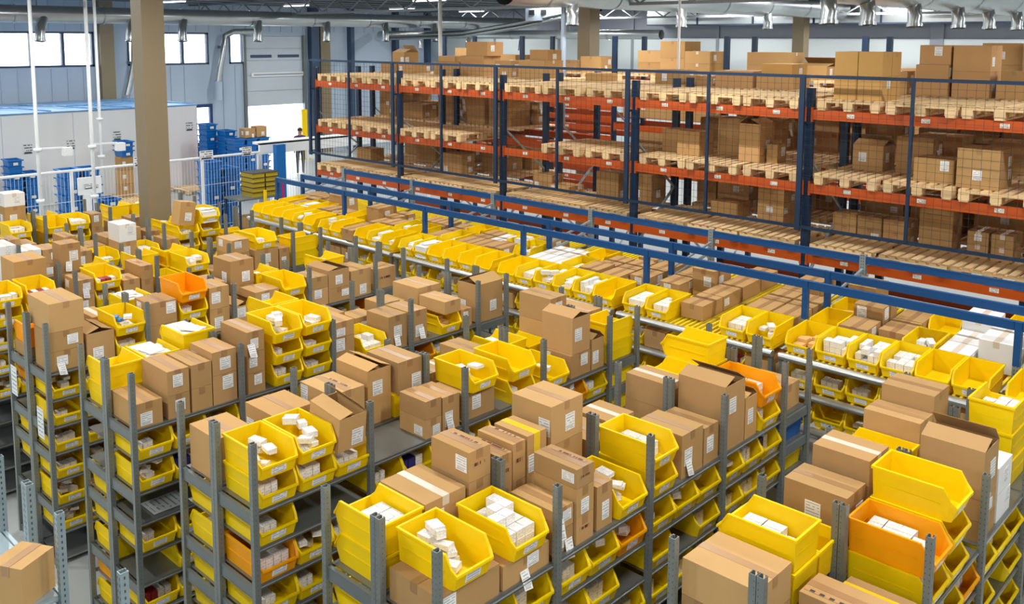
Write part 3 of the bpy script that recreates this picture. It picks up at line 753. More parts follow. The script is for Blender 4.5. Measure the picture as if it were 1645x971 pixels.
B(2, 'L', 3.03, 'se'); B(2, 'L', 3.36, 'sp'); B(2, 'L', 3.7, 'sp', z=.12); X(2, 'L', -.97, -.55, 3.7, 4.0, 0, .12)
B(2, 'L', 4.6, 'sse'); X(2, 'L', -.8, -.53, 5.6, 5.86, 0, .24); X(2, 'L', -.83, -.53, 5.95, 6.2, 0, .32); X(2, 'L', -.97, -.53, 6.46, 6.8, 0, .39, tint=LT)
# ---- row 3
B(3, 'R', 3.04, 'sj'); B(3, 'R', 3.36, 'sj'); B(3, 'R', 3.665, 's'); X(3, 'R', -.37, -.0, 3.68, 3.92, .21, .47, 'o', ry=.12)
X(3, 'L', -.95, -.56, 3.04, 3.34, 0, .33); X(3, 'L', -.95, -.56, 3.5, 3.85, 0, .36, 'l')
X(3, 'L', -.99, -.55, 4.02, 4.34, 0, .37, 'r', tint=LT); X(3, 'L', -.99, -.56, 4.38, 4.62, 0, .46, 'o'); B(3, 'L', 4.62, 'e'); X(3, 'L', -.92, -.5, 4.65, 4.91, .205, .48, 'p')
X(3, 'R', -.35, -.03, 4.54, 4.705, 0, .155); X(3, 'R', -.35, -.03, 4.54, 4.705, .155, .31, 'p'); X(3, 'R', -.37, -.03, 4.72, 4.905, 0, .29, 'l')
X(3, 'R', -.42, -.06, 4.985, 5.34, 0, .235, 'l'); B(3, 'R', 5.02, 'b', z=.236); B(3, 'R', 5.5, 'se')
X(3, 'L', -.95, -.53, 5.0, 5.2, 0, .28); X(3, 'L', -.95, -.53, 5.22, 5.48, 0, .2, 'c'); X(3, 'L', -.95, -.52, 5.52, 5.76, 0, .33, 'p')
B(3, 'R', 5.96, 'j'); X(3, 'R', -.42, -.03, 6.33, 6.62, 0, .22, 'l'); X(3, 'R', -.42, -.04, 6.36, 6.62, .22, .57, 'o'); X(3, 'R', -.3, -.03, 6.64, 6.83, 0, .3, 'o')
B(3, 'L', 5.95, 'b', z=.1); X(3, 'L', -.97, -.53, 5.95, 6.26, 0, .1); B(3, 'L', 6.28, 'e', z=.0); X(3, 'L', -.94, -.52, 6.6, 6.84, 0, .36); X(3, 'L', -.94, -.52, 6.6, 6.84, .36, .61, 'p')
BE(3, -.19, 'ee'); X(3, 'L', -.85, -.42, 6.93, 7.28, 0, .2, 'l'); X(3, 'L', -.85, -.42, 6.93, 7.28, .2, .4, 'l')
# ---- row 4
X(4, 'R', -.45, -.03, 3.04, 3.5, 0, .19, 'l'); B(4, 'R', 3.11, 'j', z=.19); X(4, 'R', -.44, -.03, 3.53, 3.93, 0, .15, 'l'); B(4, 'R', 3.58, 'w', z=.15)
B(4, 'L', 3.05, 'sw'); X(4, 'L', -.96, -.53, 3.38, 3.71, 0, .2); X(4, 'L', -.96, -.53, 3.38, 3.71, .2, .4, 'c')
for i in range(3): X(4, 'L', -.88, -.53, 3.74, 3.93, .2 * i, .2 * (i + 1), 'r')
X(4, 'L', -.86, -.53, 4.01, 4.13, 0, .24); X(4, 'L', -.86, -.53, 4.01, 4.13, .24, .48, 'r'); X(4, 'L', -.86, -.53, 4.14, 4.26, 0, .26); X(4, 'L', -.86, -.53, 4.14, 4.26, .26, .52, 'r')
X(4, 'L', -.84, -.53, 4.28, 4.47, 0, .25); X(4, 'L', -.84, -.53, 4.28, 4.47, .25, .53, 'y'); X(4, 'L', -.9, -.53, 4.52, 4.86, 0, .38); X(4, 'L', -.9, -.53, 4.52, 4.86, .38, .66, 'p', tint=LT)
X(4, 'R', -.42, -.05, 4.0, 4.18, 0, .15, 'l'); X(4, 'R', -.42, -.05, 4.0, 4.18, .15, .29, 'l'); 
for a, b, s in ((0, .18, 'r'), (.18, .37, 'l'), (.37, .5, 'r')): X(4, 'R', -.39, -.03, 4.19, 4.36, a, b, s)
X(4, 'R', -.36, -.04, 4.41, 4.57, 0, .3, 'l'); B(4, 'R', 4.6, 'j'); B(4, 'R', 4.97, 'sw'); X(4, 'R', -.43, -.03, 5.38, 5.66, 0, .33, 'l'); X(4, 'R', -.42, -.03, 5.68, 5.88, 0, .29, 'l')
X(4, 'R', -.45, -.03, 5.97, 6.27, 0, .52, 'o'); X(4, 'R', -.36, -.03, 6.29, 6.47, 0, .34, 'o'); B(4, 'R', 6.5, 'sw', cols={1: 'orange'})
X(4, 'L', -.95, -.53, 5.95, 6.2, 0, .2); X(4, 'L', -.95, -.53, 5.95, 6.2, .2, .41, 'c'); B(4, 'L', 6.22, 'se'); B(4, 'L', 6.53, 'sse')
X(4, 'R', -.42, -.06, 6.94, 7.28, 0, .22, 'p')
# ---- row 5
X(5, 'L', -.98, -.76, 4.03, 4.4, 0, .15); X(5, 'L', -.75, -.53, 4.03, 4.4, 0, .15); X(5, 'L', -.98, -.53, 4.03, 4.4, .15, .36, 'p', tint=LT)
B(5, 'L', 4.42, 'ew', z=.07); X(5, 'L', -.96, -.56, 4.42, 4.9, 0, .068); B(5, 'L', 4.735, 'e', z=.07)
X(5, 'L', -.93, -.53, 5.1, 5.37, 0, .22); X(5, 'L', -.93, -.53, 5.1, 5.37, .22, .45, 'p'); X(5, 'L', -.9, -.53, 5.42, 5.72, 0, .3); X(5, 'L', -.9, -.53, 5.42, 5.72, .3, .57, 'c')
B(5, 'L', 5.95, 'se'); X(5, 'L', -.92, -.53, 6.28, 6.52, 0, .3); X(5, 'L', -.92, -.53, 6.28, 6.52, .3, .54, 'p'); X(5, 'L', -.9, -.53, 6.54, 6.84, 0, .34); X(5, 'L', -.9, -.53, 6.54, 6.84, .34, .66, 'p')
X(5, 'R', -.49, -.03, 4.42, 4.66, 0, .2, 'k'); X(5, 'R', -.4, -.03, 4.68, 4.88, 0, .12, 'y'); B(5, 'R', 4.985, 'sw', cols={1: 'orange'}); B(5, 'R', 5.31, 'see')
for a, b, s in ((0, .14, 'l'), (.14, .28, 'c'), (.28, .6, 'o')): X(5, 'R', -.42, -.03, 5.97, 6.26, a, b, s)
X(5, 'R', -.3, -.03, 6.3, 6.6, 0, .19, 'w'); X(5, 'R', -.3, -.03, 6.3, 6.6, .19, .38, 'w'); BE(5, -.25, 'eew'); 
# ---- rows 0, -1, -2 (first to third from the left)
B(0, 'R', 3.45, 'sr'); X(0, 'L', -.98, -.53, 3.5, 3.85, 0, .3); X(0, 'L', -.98, -.53, 3.5, 3.85, .3, .58, 'p'); X(0, 'L', -.8, -.54, 4.02, 4.25, 0, .35); X(0, 'L', -.8, -.54, 4.02, 4.25, .35, .7, 'l')
B(0, 'R', 4.2, 'sr'); B(0, 'R', 5.33, 'sw'); X(0, 'R', -.43, -.03, 5.97, 6.22, 0, .33); X(0, 'R', -.43, -.03, 5.97, 6.22, .33, .51, 'l'); X(0, 'R', -.45, -.03, 6.3, 6.66, 0, .33, 'l'); B(0, 'R', 6.32, 's', z=.331)
B(0, 'L', 4.9, 'se'); B(0, 'L', 5.3, 'se'); B(0, 'R', 4.94 + .03, 'w'); BE(0, -.19, 'ee')
X(-1, 'R', -.5, -.03, 3.78, 3.95, 0, .5, 'w'); X(-1, 'R', -.45, -.03, 4.0, 4.25, 0, .4, 'w'); B(-1, 'R', 4.96, 's'); X(-1, 'R', -.4, -.03, 5.28, 5.52, 0, .31, 'l'); X(-1, 'R', -.4, -.03, 5.28, 5.52, .31, .56, 'w')
B(-1, 'R', 6.15, 'ss'); B(-1, 'R', 6.49, 'ssp'); X(-1, 'R', -.3, -.06, 6.16, 6.4, .405, .75, 'l', rx=-.15); BE(-1, -.19, 'e')
B(-2, 'R', 4.45, 'sw'); X(-2, 'L', -.85, -.53, 4.56, 4.85, 0, .3, 'l'); X(-2, 'L', -.85, -.53, 4.56, 4.85, .3, .6, 'l'); X(-2, 'L', -.85, -.53, 4.56, 4.85, .6, .8, 'w'); B(-2, 'L', 5.0, 'se'); B(-2, 'R', 4.96, 'se')

# ---- everything else standing on the top shelves
def fill_top(k, side, y0, y1, skip=.08, maxh=.45):
    y = y0; R_ = random.Random(100 * k + ord(side))
    iv = sorted(OCC.get((k, side), []))
    while y < y1 - .12:
        hit = [b for a, b in iv if a - .02 < y < b + .015]
        if hit: y = max(hit) + .02; continue
        nxt = min([a for a, b in iv if a >= y] + [y1])
        for p in YS_POST:
            if y - .0 < p < nxt and p - y > .02: nxt = min(nxt, p - .03)
            if abs(y - p) <= .03: y = p + .035
        room = nxt - y
        if room < .14: y = nxt + .04; continue
        if R_.random() < skip: y += .2; continue
        if R_.random() < .5 and room > .33:
            B(k, side, y, R_.choice(('sw', 'sj', 'e', 'w', 'ss', 'sw', 'j')), pri=1.1); y += .335
        else:
            d = min(room - .01, R_.uniform(.16, .32)); h = R_.uniform(.16, .3); xw = R_.uniform(.32, .46); z = 0
            for i in range(R_.choice((1, 2, 2))):
                if z + h > maxh: break
                a, b = (-.03 - xw, -.03) if side == 'R' else (-.97, -.97 + xw)
                X(k, side, a, b, y, y + d, z, z + h, R_.choice('plllpc'), pri=1.1); z += h; h = min(h, R_.uniform(.14, .25))
            y += d + .02
        iv = sorted(OCC.get((k, side), []))
for k, y0 in ((0, 3.1), (-1, 3.75), (-2, 4.35), (1, 3.35), (2, 4.4), (3, 6.5)):
    fill_top(k, 'R', y0, 6.85); fill_top(k, 'L', y0 + .1, 6.85)
fill_top(4, 'L', 5.0, 5.85, maxh=.3); fill_top(4, 'R', 6.6, 6.85)

# ---- bins on the shelves below
def fill_levels(k, side, bay, levels, slots=3, seed=0, pri=.8):
    R_ = random.Random(seed + 1000 * k + 37 * bay + ord(side)); y0 = YS_POST[bay]
    for lv in levels:
        z = S0 - lv * SDZ
        for s in range(slots):
            if R_.random() < .1: continue
            c = 'orange' if R_.random() < .07 else 'yellow'
            kd = R_.choice('ssssssjje' + ('rn' if R_.random() < .25 else 's') if side == 'R' else 'esss')
            y = y0 + .035 + s * .305
            xc = rowX(k) - .245 + .008 if side == 'R' else rowX(k) - 1 + .245 - .008
            put_bin(mat4((xc, y + BW / 2, z + .001), 0 if side == 'R' else math.pi), kd, '%s shelf down, %s shelving row, %s bay' % (ordw(lv), ROWNAME[k], BAY[bay]), c, pri / (1 + .15 * lv))
for k in (1, 2, 3, 4):
    lv0 = {1: (1, 2, 3, 4, 5, 6), 2: (1, 2, 4, 5, 6, 7), 3: (1, 2, 3, 4, 5), 4: (1, 2, 3)}[k]
    fill_levels(k, 'R', 0, lv0)
    fill_levels(k, 'R', 1, (1, 2, 3, 4)); fill_levels(k, 'R', 2, (1, 2, 3)); fill_levels(k, 'R', 3, (1, 2)); 
    fill_levels(k, 'L', 0, {1: (1, 2, 3, 4, 5), 2: (3, 4, 5, 6, 7), 3: (1, 2, 3, 4, 5), 4: (1,)}[k], slots=1, pri=.6)
for bay in (1, 2, 3): fill_levels(5, 'R', bay, (1, 2, 3))
fill_levels(0, 'R', 0, (1, 2, 3)); fill_levels(0, 'R', 1, (1, 2)); fill_levels(0, 'R', 2, (1,)); fill_levels(0, 'R', 3, (1,)); fill_levels(-1, 'R', 2, (1,)); fill_levels(-1, 'R', 3, (1,))
for k in (3, 4):
    for lv in (1, 2): put_bin(mat4((rowX(k) - .19, 7.105, S0 - lv * SDZ + .001), math.pi / 2), 's', '%s shelf down, %s shelving row, end bay' % (ordw(lv), ROWNAME[k]), 'bluebin' if (k == 4 and lv == 1) else 'yellow', .9)
# printed notice on an empty shelf of row 2, papers hung on the end posts
tag(MB().box(-.13, -.16, 0, .13, .16, .002).build('notice_sheet', 'notice', None, (rowX(2) - .2, 3.33, S0 - 3 * SDZ + .002), uv=True), 'printed white notice lying on an empty grey shelf', 'sheet')
o = tag(MB().box(-.1, -.001, -.3, .06, .001, 0).build('hanging_notice', 'notice', None, (rowX(1) - .14, 2.965, S0 - .36), uv=True), 'printed paper hung on the right post of the row end', 'sheet')
o = tag(MB().box(-.1, -.001, -.3, .06, .001, 0).build('hanging_notice', 'notice', None, (rowX(1) - .82, 2.965, S0 - .12), uv=True), 'printed paper hung on the left post of the row end', 'sheet')
put_box(-5.46, -5.24, 1.5, 1.74, S0 + .001, S0 + .245, 'on the galvanised shelf at lower left', 'p', 3, rz=.5, tint=LT)

# ------------------------------------------------------------------ gravity flow racks with blue rails
FB0, FBW = -14.19, 2.01
FY, FA, FBY, FC = 8.25, 8.85, 9.38, 10.31
FZ = [H - 3.12, H - 3.46, H - 3.80]; SL = 0.05
RZ = H - 2.53
fpost = MB().box(-.03, -.025, 0, .03, .025, RZ - .38).mesh('lower_post', 'postlight')
bpost = MB().box(-.03, -.028, RZ - .38, .03, .028, RZ + .027).mesh('blue_post', 'bluerail')
frail = MB().box(.034, -.022, -.055, FBW - .034, .022, .022).box(.034, -.026, .022, FBW - .034, .026, .027).mesh('blue_rail', 'bluerail')
fbeam = MB().box(.04, -.03, -.06, FBW - .04, .03, 0).tube((.04, -.03, -.02), (FBW - .04, -.03, -.02), .028, 8).mesh('front_beam', 'alu')
tr_len = FC - FY
track = MB().hexa([(-.012, 0, -.02), (.012, 0, -.02), (.012, tr_len, -.02 + SL * tr_len), (-.012, tr_len, -.02 + SL * tr_len), (-.012, 0, .004), (.012, 0, .004), (.012, tr_len, .004 + SL * tr_len), (-.012, tr_len, .004 + SL * tr_len)]).mesh('roller_track', 'track')
FLORD = [ordw(i + 1) for i in range(7)]
for i in range(7):
    x0 = FB0 + FBW * i
    e = empty('flow_rack', (x0, FY, 0), 'gravity flow rack bay with yellow roller tracks and blue rails, %s from left' % FLORD[i], 'flow rack', 'gravity flow racks')
    for y, blue in ((FA, 1), (FBY, 1), (FC, 0)):
        add('lower_post', fpost, e, (0, y - FY, 0))
        add('upper_post', bpost if blue else MB().box(-.035, -.03, RZ - .38, .035, .03, RZ + .05).mesh('upper_post', 'postlight'), e, (0, y - FY, 0))
        add('blue_rail', frail, e, (0, y - FY, RZ))
    add('foot_post', MB().box(-.02, -.02, 0, .02, .02, FZ[0] - .06).mesh('foot_post', 'grey'), e, (.06, 0, 0))
    add('foot_post', MB().box(-.02, -.02, 0, .02, .02, FZ[0] - .06).mesh('foot_post', 'grey'), e, (FBW - .06, 0, 0))
    MB().bar((0, FA - FY, FZ[0] + .08), (0, FC - FY, FZ[0] + .34), .03).build('strut', 'galv', e)
    MB().bar((0, FBY - FY, RZ - .3), (0, FC - FY, RZ - .12), .025).build('strut', 'galv', e)
    for lv, z in enumerate(FZ):
        add('front_beam', fbeam, e, (0, 0, z))
        MB().box(.03, tr_len - .03, z + SL * tr_len - .07, FBW - .03, tr_len, z + SL * tr_len - .02).build('rear_beam', 'grey', e)
        n = 30 if lv == 0 else 12
        for j in range(n): add('roller_track', track, e, (.06 + (FBW - .12) * (j + .5) / n, .03, z))

def fl_where(i, lv): return '%s level of %s flow rack bay' % (('top', 'second', 'third')[lv], FLORD[i])
def flow_lane(i, lane, items, lv=0, pri=1.3):
    xc = FB0 + FBW * i + .06 + (FBW - .12) * (lane + .5) / 6; y = FY + .02; ry = math.atan(SL); wr = fl_where(i, lv)
    for c in items:
        z = FZ[lv] + SL * (y - FY) + .008
        if c in 'ewjstrbp':
            if y + .5 > FC: break
            put_bin(Matrix.Translation((xc, y + .245, z + .245 * SL)) @ Euler((ry, 0, 0)).to_matrix().to_4x4() @ Matrix.Rotation(-math.pi / 2, 4, 'Z'), c, wr, 'yellow', pri); y += .5
        elif c == 'o':
            put_bin(Matrix.Translation((xc, y + .245, z + .245 * SL)) @ Euler((ry, 0, 0)).to_matrix().to_4x4() @ Matrix.Rotation(-math.pi / 2, 4, 'Z'), 'e', wr, 'orange', pri); y += .5
        elif c in 'cCW':
            d, h = {'c': (.4, .2), 'C': (.42, .17), 'W': (.38, .16)}[c]
            put_box(xc - .14, xc + .14, y, y + d, z + .012, z + h + .012, wr, {'c': 'l', 'C': 'p', 'W': 'w'}[c], pri, rx=ry, tint=(.95, .93, .92)); y += d + .015
        elif c == 'H':                                            # tall white cases
            put_box(xc - .15, xc + .15, y, y + .35, z + .012, z + .3, wr, 'w', pri, rx=ry); y += .365
        elif c == 'T':                                            # tall brown cases
            put_box(xc - .15, xc + .15, y, y + .38, z + .012, z + .34, wr, 'l', pri, rx=ry); y += .395
        elif c == '.': y += .25
FLOW = [['eec', 'eCc', 'epC', 'eeT', 'jc.', 'eC.'],
        ['jec', 'e.T', 'CCc', 'ec', 'wwC', 'jeC'],
        ['wCC', 'pwe', 'eCC', 'eCW', 'ecw', 'e.wc'],
        ['eWW', 'wWW', 'jwe', 'wcC', 'wCCc', 'e.CC'],
        ['CwCC', 'wwTC', 'w.CC', '.CCCC', 'wCCC', 'wCCC'],
        ['tetT', 'wcT.', 'w.CCe', 'wj.ew', 'eWWHe', 'e.HHe'],
        ['ew.', 'wCC', 'e.e', 'ww', 'eCC', 'we']]
FLOW[4] = ['w.CC', 'w..T', '.CCCC', '...', 'wCCCC', 'jCC']
for i, lanes in enumerate(FLOW):
    for j, it in enumerate(lanes): flow_lane(i, j, it, 0, 1.3 if i < 6 else .4)
for i in range(6):
    R_ = random.Random(i + 50)
    for j in range(6):
        flow_lane(i, j, R_.choice(('s', 's', 'j', 'r', 'c', 's')), 1, .8)
        if i > 1: flow_lane(i, j, R_.choice(('s', 'j', 'e', 's')), 2, .5)

# ------------------------------------------------------------------ pallet racks
RX0, RB = -16.25, 2.75
ZB = [H - 1.024, H - 1.981, H - 2.902, H - 3.86]           # undersides of the beams
BMH = .125
def ptop(l): return ZB[l] + BMH + .144
up_me = MB().box(-.05, -.04, 0, .05, .04, H - .62).mesh('upright', 'bluepost')
up_hi = MB().box(-.05, -.04, 0, .05, .04, H + .05).mesh('upright', 'bluepost')
beam_me = MB().box(.05, -.025, 0, RB - .05, .025, BMH).box(.03, -.03, -.03, .055, .03, BMH + .03).box(RB - .055, -.03, -.03, RB - .03, .03, BMH + .03).mesh('beam', 'beam')
plate_me = MB().box(-.05, -.001, -.025, .05, 0, .025).mesh('beam_label', 'platelabel', uv=True)
BAYN = ['leftmost', 'second', 'third', 'fourth', 'fifth', 'sixth']
def rack(y0, label, nb, posts, levels, hi=False, x0=RX0, special=None):
    e = empty('pallet_rack', (x0, y0, 0), label, 'rack', 'blue and orange pallet racks')
    for i in range(nb + 1):
        for dy in (0, 1.1): add('upright', up_hi if hi else up_me, e, (RB * i, dy, 0))
        zz = .3; s = 0
        while zz < H - 1.6:
            a, b = (0.03, 1.07) if s == 0 else (1.07, .03)
            MB().bar((RB * i, a, zz), (RB * i, b, zz + .8), .035, .025).build('frame_brace', 'galv', e); zz += .82; s = 1 - s
    for i in range(nb):
        lv = list(levels)
        if special and i in special: lv = special[i]
        for z in lv:
            for dy in (-.02, 1.12):
                bo = add('beam', beam_me, e, (RB * i, dy, z))
                if dy < 0:
                    for fx in (.55, 1.45, 2.3): add('beam_label', plate_me, bo, (fx, -.026, .07))
    return e
rack(11.14, 'blue and orange pallet rack of empty pallets behind the mesh guard', 6, 7, ZB)
rack(12.62, 'blue and orange pallet rack directly behind the mesh guarded rack', 6, 7, ZB, special={2: [ZB[0]]})
FRY, FRX = 16.0, -17.57
rack(FRY, 'tall far pallet rack with bare blue uprights', 7, 8, ZB[:3], hi=True, x0=FRX, special={1: [ZB[0], H - 1.58, H - 1.84, H - 2.05, H - 2.26, H - 2.88, H - 3.21]})

# pallets: boards run front to back
deck_w = [(-.4 + i * .12, .08) for i in range(7)]
board_big = MB().box(0, -.6, 0, .145, .6, .022).mesh('deck_board', 'wood'); board_sm = MB().box(0, -.6, 0, .08, .6, .022).mesh('deck_board', 'wood')
cross_me = MB().box(-.4, -.0725, 0, .4, .0725, .022).mesh('cross_board', 'wood'); block_me = MB().box(-.06, -.07, 0, .06, .07, .078).mesh('block', 'wood'); bot_me = MB().box(-.05, -.6, 0, .05, .6, .022).mesh('bottom_board', 'wood')
PAL_PARTS = [('deck_board', board_big if w > .12 else board_sm, (x, 0, .122)) for x, w in deck_w]
PAL_PARTS += [('cross_board', cross_me, (0, y, .1)) for y in (-.5275, 0, .5275)]
PAL_PARTS += [('block', block_me, (x, y, .022)) for x in (-.34, 0, .34) for y in (-.53, 0, .53)]
PAL_PARTS += [('bottom_board', bot_me, (x, 0, 0)) for x in (-.34, 0, .34)]
def wood_tint(r):
    t = r.uniform(.8, 1.12); return (t, t * r.uniform(.95, 1.0), t * r.uniform(.88, 1.0), 1)
def pallet(x, y, z, label, group, parts=True, rz=0.0, seed=0):
    r = random.Random(seed)
    e = empty('pallet', (x, y, z), label, 'pallet', group, rz)
    if parts:
        for nm, me, loc in PAL_PARTS:
            o = add(nm, me, e, loc); o.color = wood_tint(r)
    else:
        for nm, me, loc in PAL_PARTS[:8] + PAL_PARTS[10:13]:
            o = add(nm, me, e, loc); o.color = wood_tint(r)
    return e
LVN = ['top', 'middle', 'lower']
n = 0
for i in range(6):
    for l in range(3):
        for j in range(3):
            n += 1
            if (i, l, j) in ((1, 1, 2), (2, 1, 0)): continue
            x = RX0 + RB * i + .09 + .43 + j * .86
            pallet(x + rnd.uniform(-.02, .02), 11.67 + rnd.uniform(-.04, .03), ZB[l] + BMH + .001, 'wooden pallet on %s level of mesh guarded rack, %s bay' % (LVN[l], BAYN[i]), 'pallets on the mesh guarded rack', True, rnd.uniform(-.02, .02), n)
# rear rack pallets (top level is seen over the front row)
for i in range(6):
    for j in range(3):
        x = RX0 + RB * i + .52 + j * .86
        pallet(x, 13.17, ZB[0] + BMH + .001, 'wooden pallet on top of the second rack, %s bay' % BAYN[i], 'pallets on the second rack', False, 0, n + i * 3 + j)
        if i != 2 and (i, j) != (1, 2): pallet(x, 13.17, ZB[1] + BMH + .001, 'wooden pallet on middle level of second rack, %s bay' % BAYN[i], 'pallets on the second rack', False, 0, n + 40 + i * 3 + j)
        if i != 2 and (i, j) != (1, 2): pallet(x, 13.17, ZB[2] + BMH + .001, 'wooden pallet on lower level of second rack, %s bay' % BAYN[i], 'pallets on the second rack', False, 0, n + 80 + i * 3 + j)
for i in range(7):
    for j in range(3): pallet(FRX + RB * i + .52 + j * .86, FRY + .55, ZB[0] + BMH + .001, 'wooden pallet on top of the far rack, %s bay' % ordw(i + 1), 'pallets on the far rack', False, 0, n + 200 + i * 3 + j)

def rbay(x): return BAYN[max(0, min(5, int((x - RX0) / RB)))]
def RBX(l, x0, x1, h, y0, st='p', d=None, dz=0, n=1, rk=0, tint=None):
    d = d or min(.55, max(.3, (x1 - x0) * 1.0))
    nm = '%s level of %s rack, %s bay' % (LVN[l], ('mesh guarded', 'second', 'far')[rk], rbay(x0) if rk < 2 else ordw(max(1, min(7, int((x0 - FRX) / RB) + 1))))
    for q in range(n): put_box(x0, x1, y0, y0 + d, ptop(l) + dz + .002 + h / n * q, ptop(l) + dz + h / n * (q + 1), nm, st, 1.0, tint=tint)
GOLD = (1.08, 1.02, .82); PINK = (1.0, .95, .98)
# front rack
for x0, x1 in ((-4.96, -4.67), (-4.66, -4.36)):
    for yy in (11.16, 11.46): RBX(0, x0, x1, .6, yy, 'p', d=.29, n=2, tint=GOLD)
RBX(1, -7.82, -7.5, .35, 11.6, 'p', n=2); RBX(1, -7.46, -7.08, .36, 11.45, 'p', n=2, d=.4); RBX(1, -7.04, -6.6, .55, 11.9, 'p', n=2, d=.35); RBX(1, -6.42, -6.1, .54, 11.42, 'o', d=.42); RBX(1, -6.06, -5.9, .26, 11.55, 'p', d=.25)
RBX(1, -4.95, -4.55, .33, 11.8, 'o'); RBX(1, -4.4, -3.95, .48, 11.85, 'l', n=2, d=.35); RBX(1, -3.98, -3.52, .29, 11.3, 'l', d=.45); RBX(1, -3.46, -3.0, .46, 11.2, 'l', n=2, d=.5)
RBX(2, -15.9, -15.4, .27, 11.9, 'p', d=.35); RBX(2, -13.2, -12.6, .4, 11.9, 'l', n=2, d=.35); RBX(2, -10.7, -10.25, .26, 11.85, 'l', n=2, d=.3); RBX(2, -10.2, -9.75, .13, 11.7, 'l', d=.4); RBX(2, -9.2, -8.75, .46, 11.75, 'l', d=.4)
RBX(2, -7.1, -6.65, .22, 11.85, 'p', d=.4); RBX(2, -6.3, -5.9, .66, 11.8, 'p', n=4, d=.4)
for q, x in enumerate((-5.2, -4.86, -4.52)): RBX(2, x, x + .32, .3, 11.85, 'l', n=2, d=.35)
RBX(2, -4.05, -3.65, .52, 11.8, 'k', n=4, d=.35); RBX(2, -3.46, -3.22, .32, 11.75, 'c', n=2, d=.4); RBX(2, -3.19, -2.95, .32, 11.75, 'c', n=2, d=.4)
# second rack
RBX(1, -16.15, -15.6, .66, 12.75, 'l', n=4, rk=1, d=.5); RBX(1, -15.55, -14.7, .3, 12.75, 'l', n=2, rk=1, d=.4); RBX(1, -14.2, -13.7, .55, 12.75, 'l', n=4, rk=1, d=.4); RBX(1, -13.3, -12.8, .62, 12.72, 'c', n=2, rk=1, d=.45); RBX(1, -12.7, -12.1, .6, 12.75, 'p', n=2, rk=1)
RBX(1, -7.9, -7.3, .45, 12.8, 'p', n=2, rk=1); RBX(1, -7.0, -6.5, .5, 12.85, 'l', n=2, rk=1); RBX(1, -5.2, -4.7, .55, 12.8, 'l', n=2, rk=1); RBX(1, -4.5, -3.9, .42, 12.8, 'p', n=2, rk=1); RBX(1, -3.6, -3.0, .4, 12.8, 'p', n=2, rk=1)
RBX(2, -14.9, -14.3, .45, 12.75, 'p', n=2, rk=1); RBX(2, -12.9, -12.3, .5, 12.75, 'l', n=2, rk=1); RBX(2, -8.62, -8.14, .5, 11.8, 'p', n=2, d=.4); RBX(2, -7.9, -7.55, .6, 12.75, 'p', n=2, rk=1); RBX(2, -7.5, -6.95, .58, 12.72, 'l', n=3, rk=1, tint=(1.15, 1.17, 1.2))
RBX(2, -6.6, -6.1, .5, 12.75, 'l', n=2, rk=1); RBX(2, -5.2, -4.6, .35, 12.75, 'l', n=2, rk=1); RBX(2, -4.5, -3.9, .5, 12.75, 'p', n=2, rk=1); RBX(2, -3.7, -3.1, .4, 12.8, 'p', n=2, rk=1)
Z2 = 0.0
RBX(0, -16.1, -15.55, .2, 12.75, 'l', rk=1); RBX(0, -15.5, -15.0, .2, 12.75, 'l', rk=1); RBX(0, -15.75, -15.35, .24, 12.8, 'o', dz=.2, rk=1); RBX(0, -14.4, -13.6, .26, 12.8, 'l', n=1, rk=1, d=.45); RBX(0, -14.3, -13.8, .12, 12.85, 'p', dz=.26, rk=1, d=.4)
RBX(0, -13.52, -12.85, .4, 12.75, 'p', n=1, rk=1, tint=PINK, d=.5); RBX(0, -13.4, -12.8, .28, 12.8, 'l', dz=.4, rk=1, tint=PINK, d=.45); RBX(0, -12.55, -12.1, .32, 12.75, 'l', n=2, rk=1); RBX(0, -11.95, -11.3, .34, 12.8, 'c', n=1, rk=1); RBX(0, -11.75, -11.3, .2, 12.9, 'l', dz=.34, rk=1, d=.4)
RBX(0, -12.0, -12.02 + .4, .18, 13.4, 'p', rk=1, d=.3)
RBX(0, -8.8, -8.3, .24, 12.8, 'l', rk=1); RBX(0, -8.2, -7.7, .16, 12.8, 'l', rk=1); RBX(0, -7.6, -6.95, .26, 12.72, 'l', n=1, rk=1, tint=PINK); RBX(0, -6.9, -6.3, .2, 12.75, 'k', rk=1); RBX(0, -6.85, -6.35, .18, 12.8, 'p', dz=.2, rk=1, tint=GOLD)
RBX(0, -4.52, -4.1, .42, 12.72, 'p', rk=1, tint=PINK); RBX(0, -4.5, -4.1, .26, 12.78, 'p', dz=.42, rk=1, tint=PINK); RBX(0, -4.06, -3.6, .68, 12.75, 'l', n=2, rk=1, tint=PINK); RBX(0, -3.52, -3.1, .22, 12.75, 'p', rk=1); RBX(0, -3.5, -3.2, .14, 12.85, 'p', dz=.22, rk=1); RBX(0, -3.05, -2.6, .24, 12.75, 'l', rk=1); RBX(0, -4.9, -4.66, .32, 12.8, 'l', n=2, rk=1)
RBX(0, -5.2, -4.95, .2, 13.2, 'w', rk=1, d=.3); RBX(0, -10.3, -9.9, .14, 12.8, 'p', rk=1)
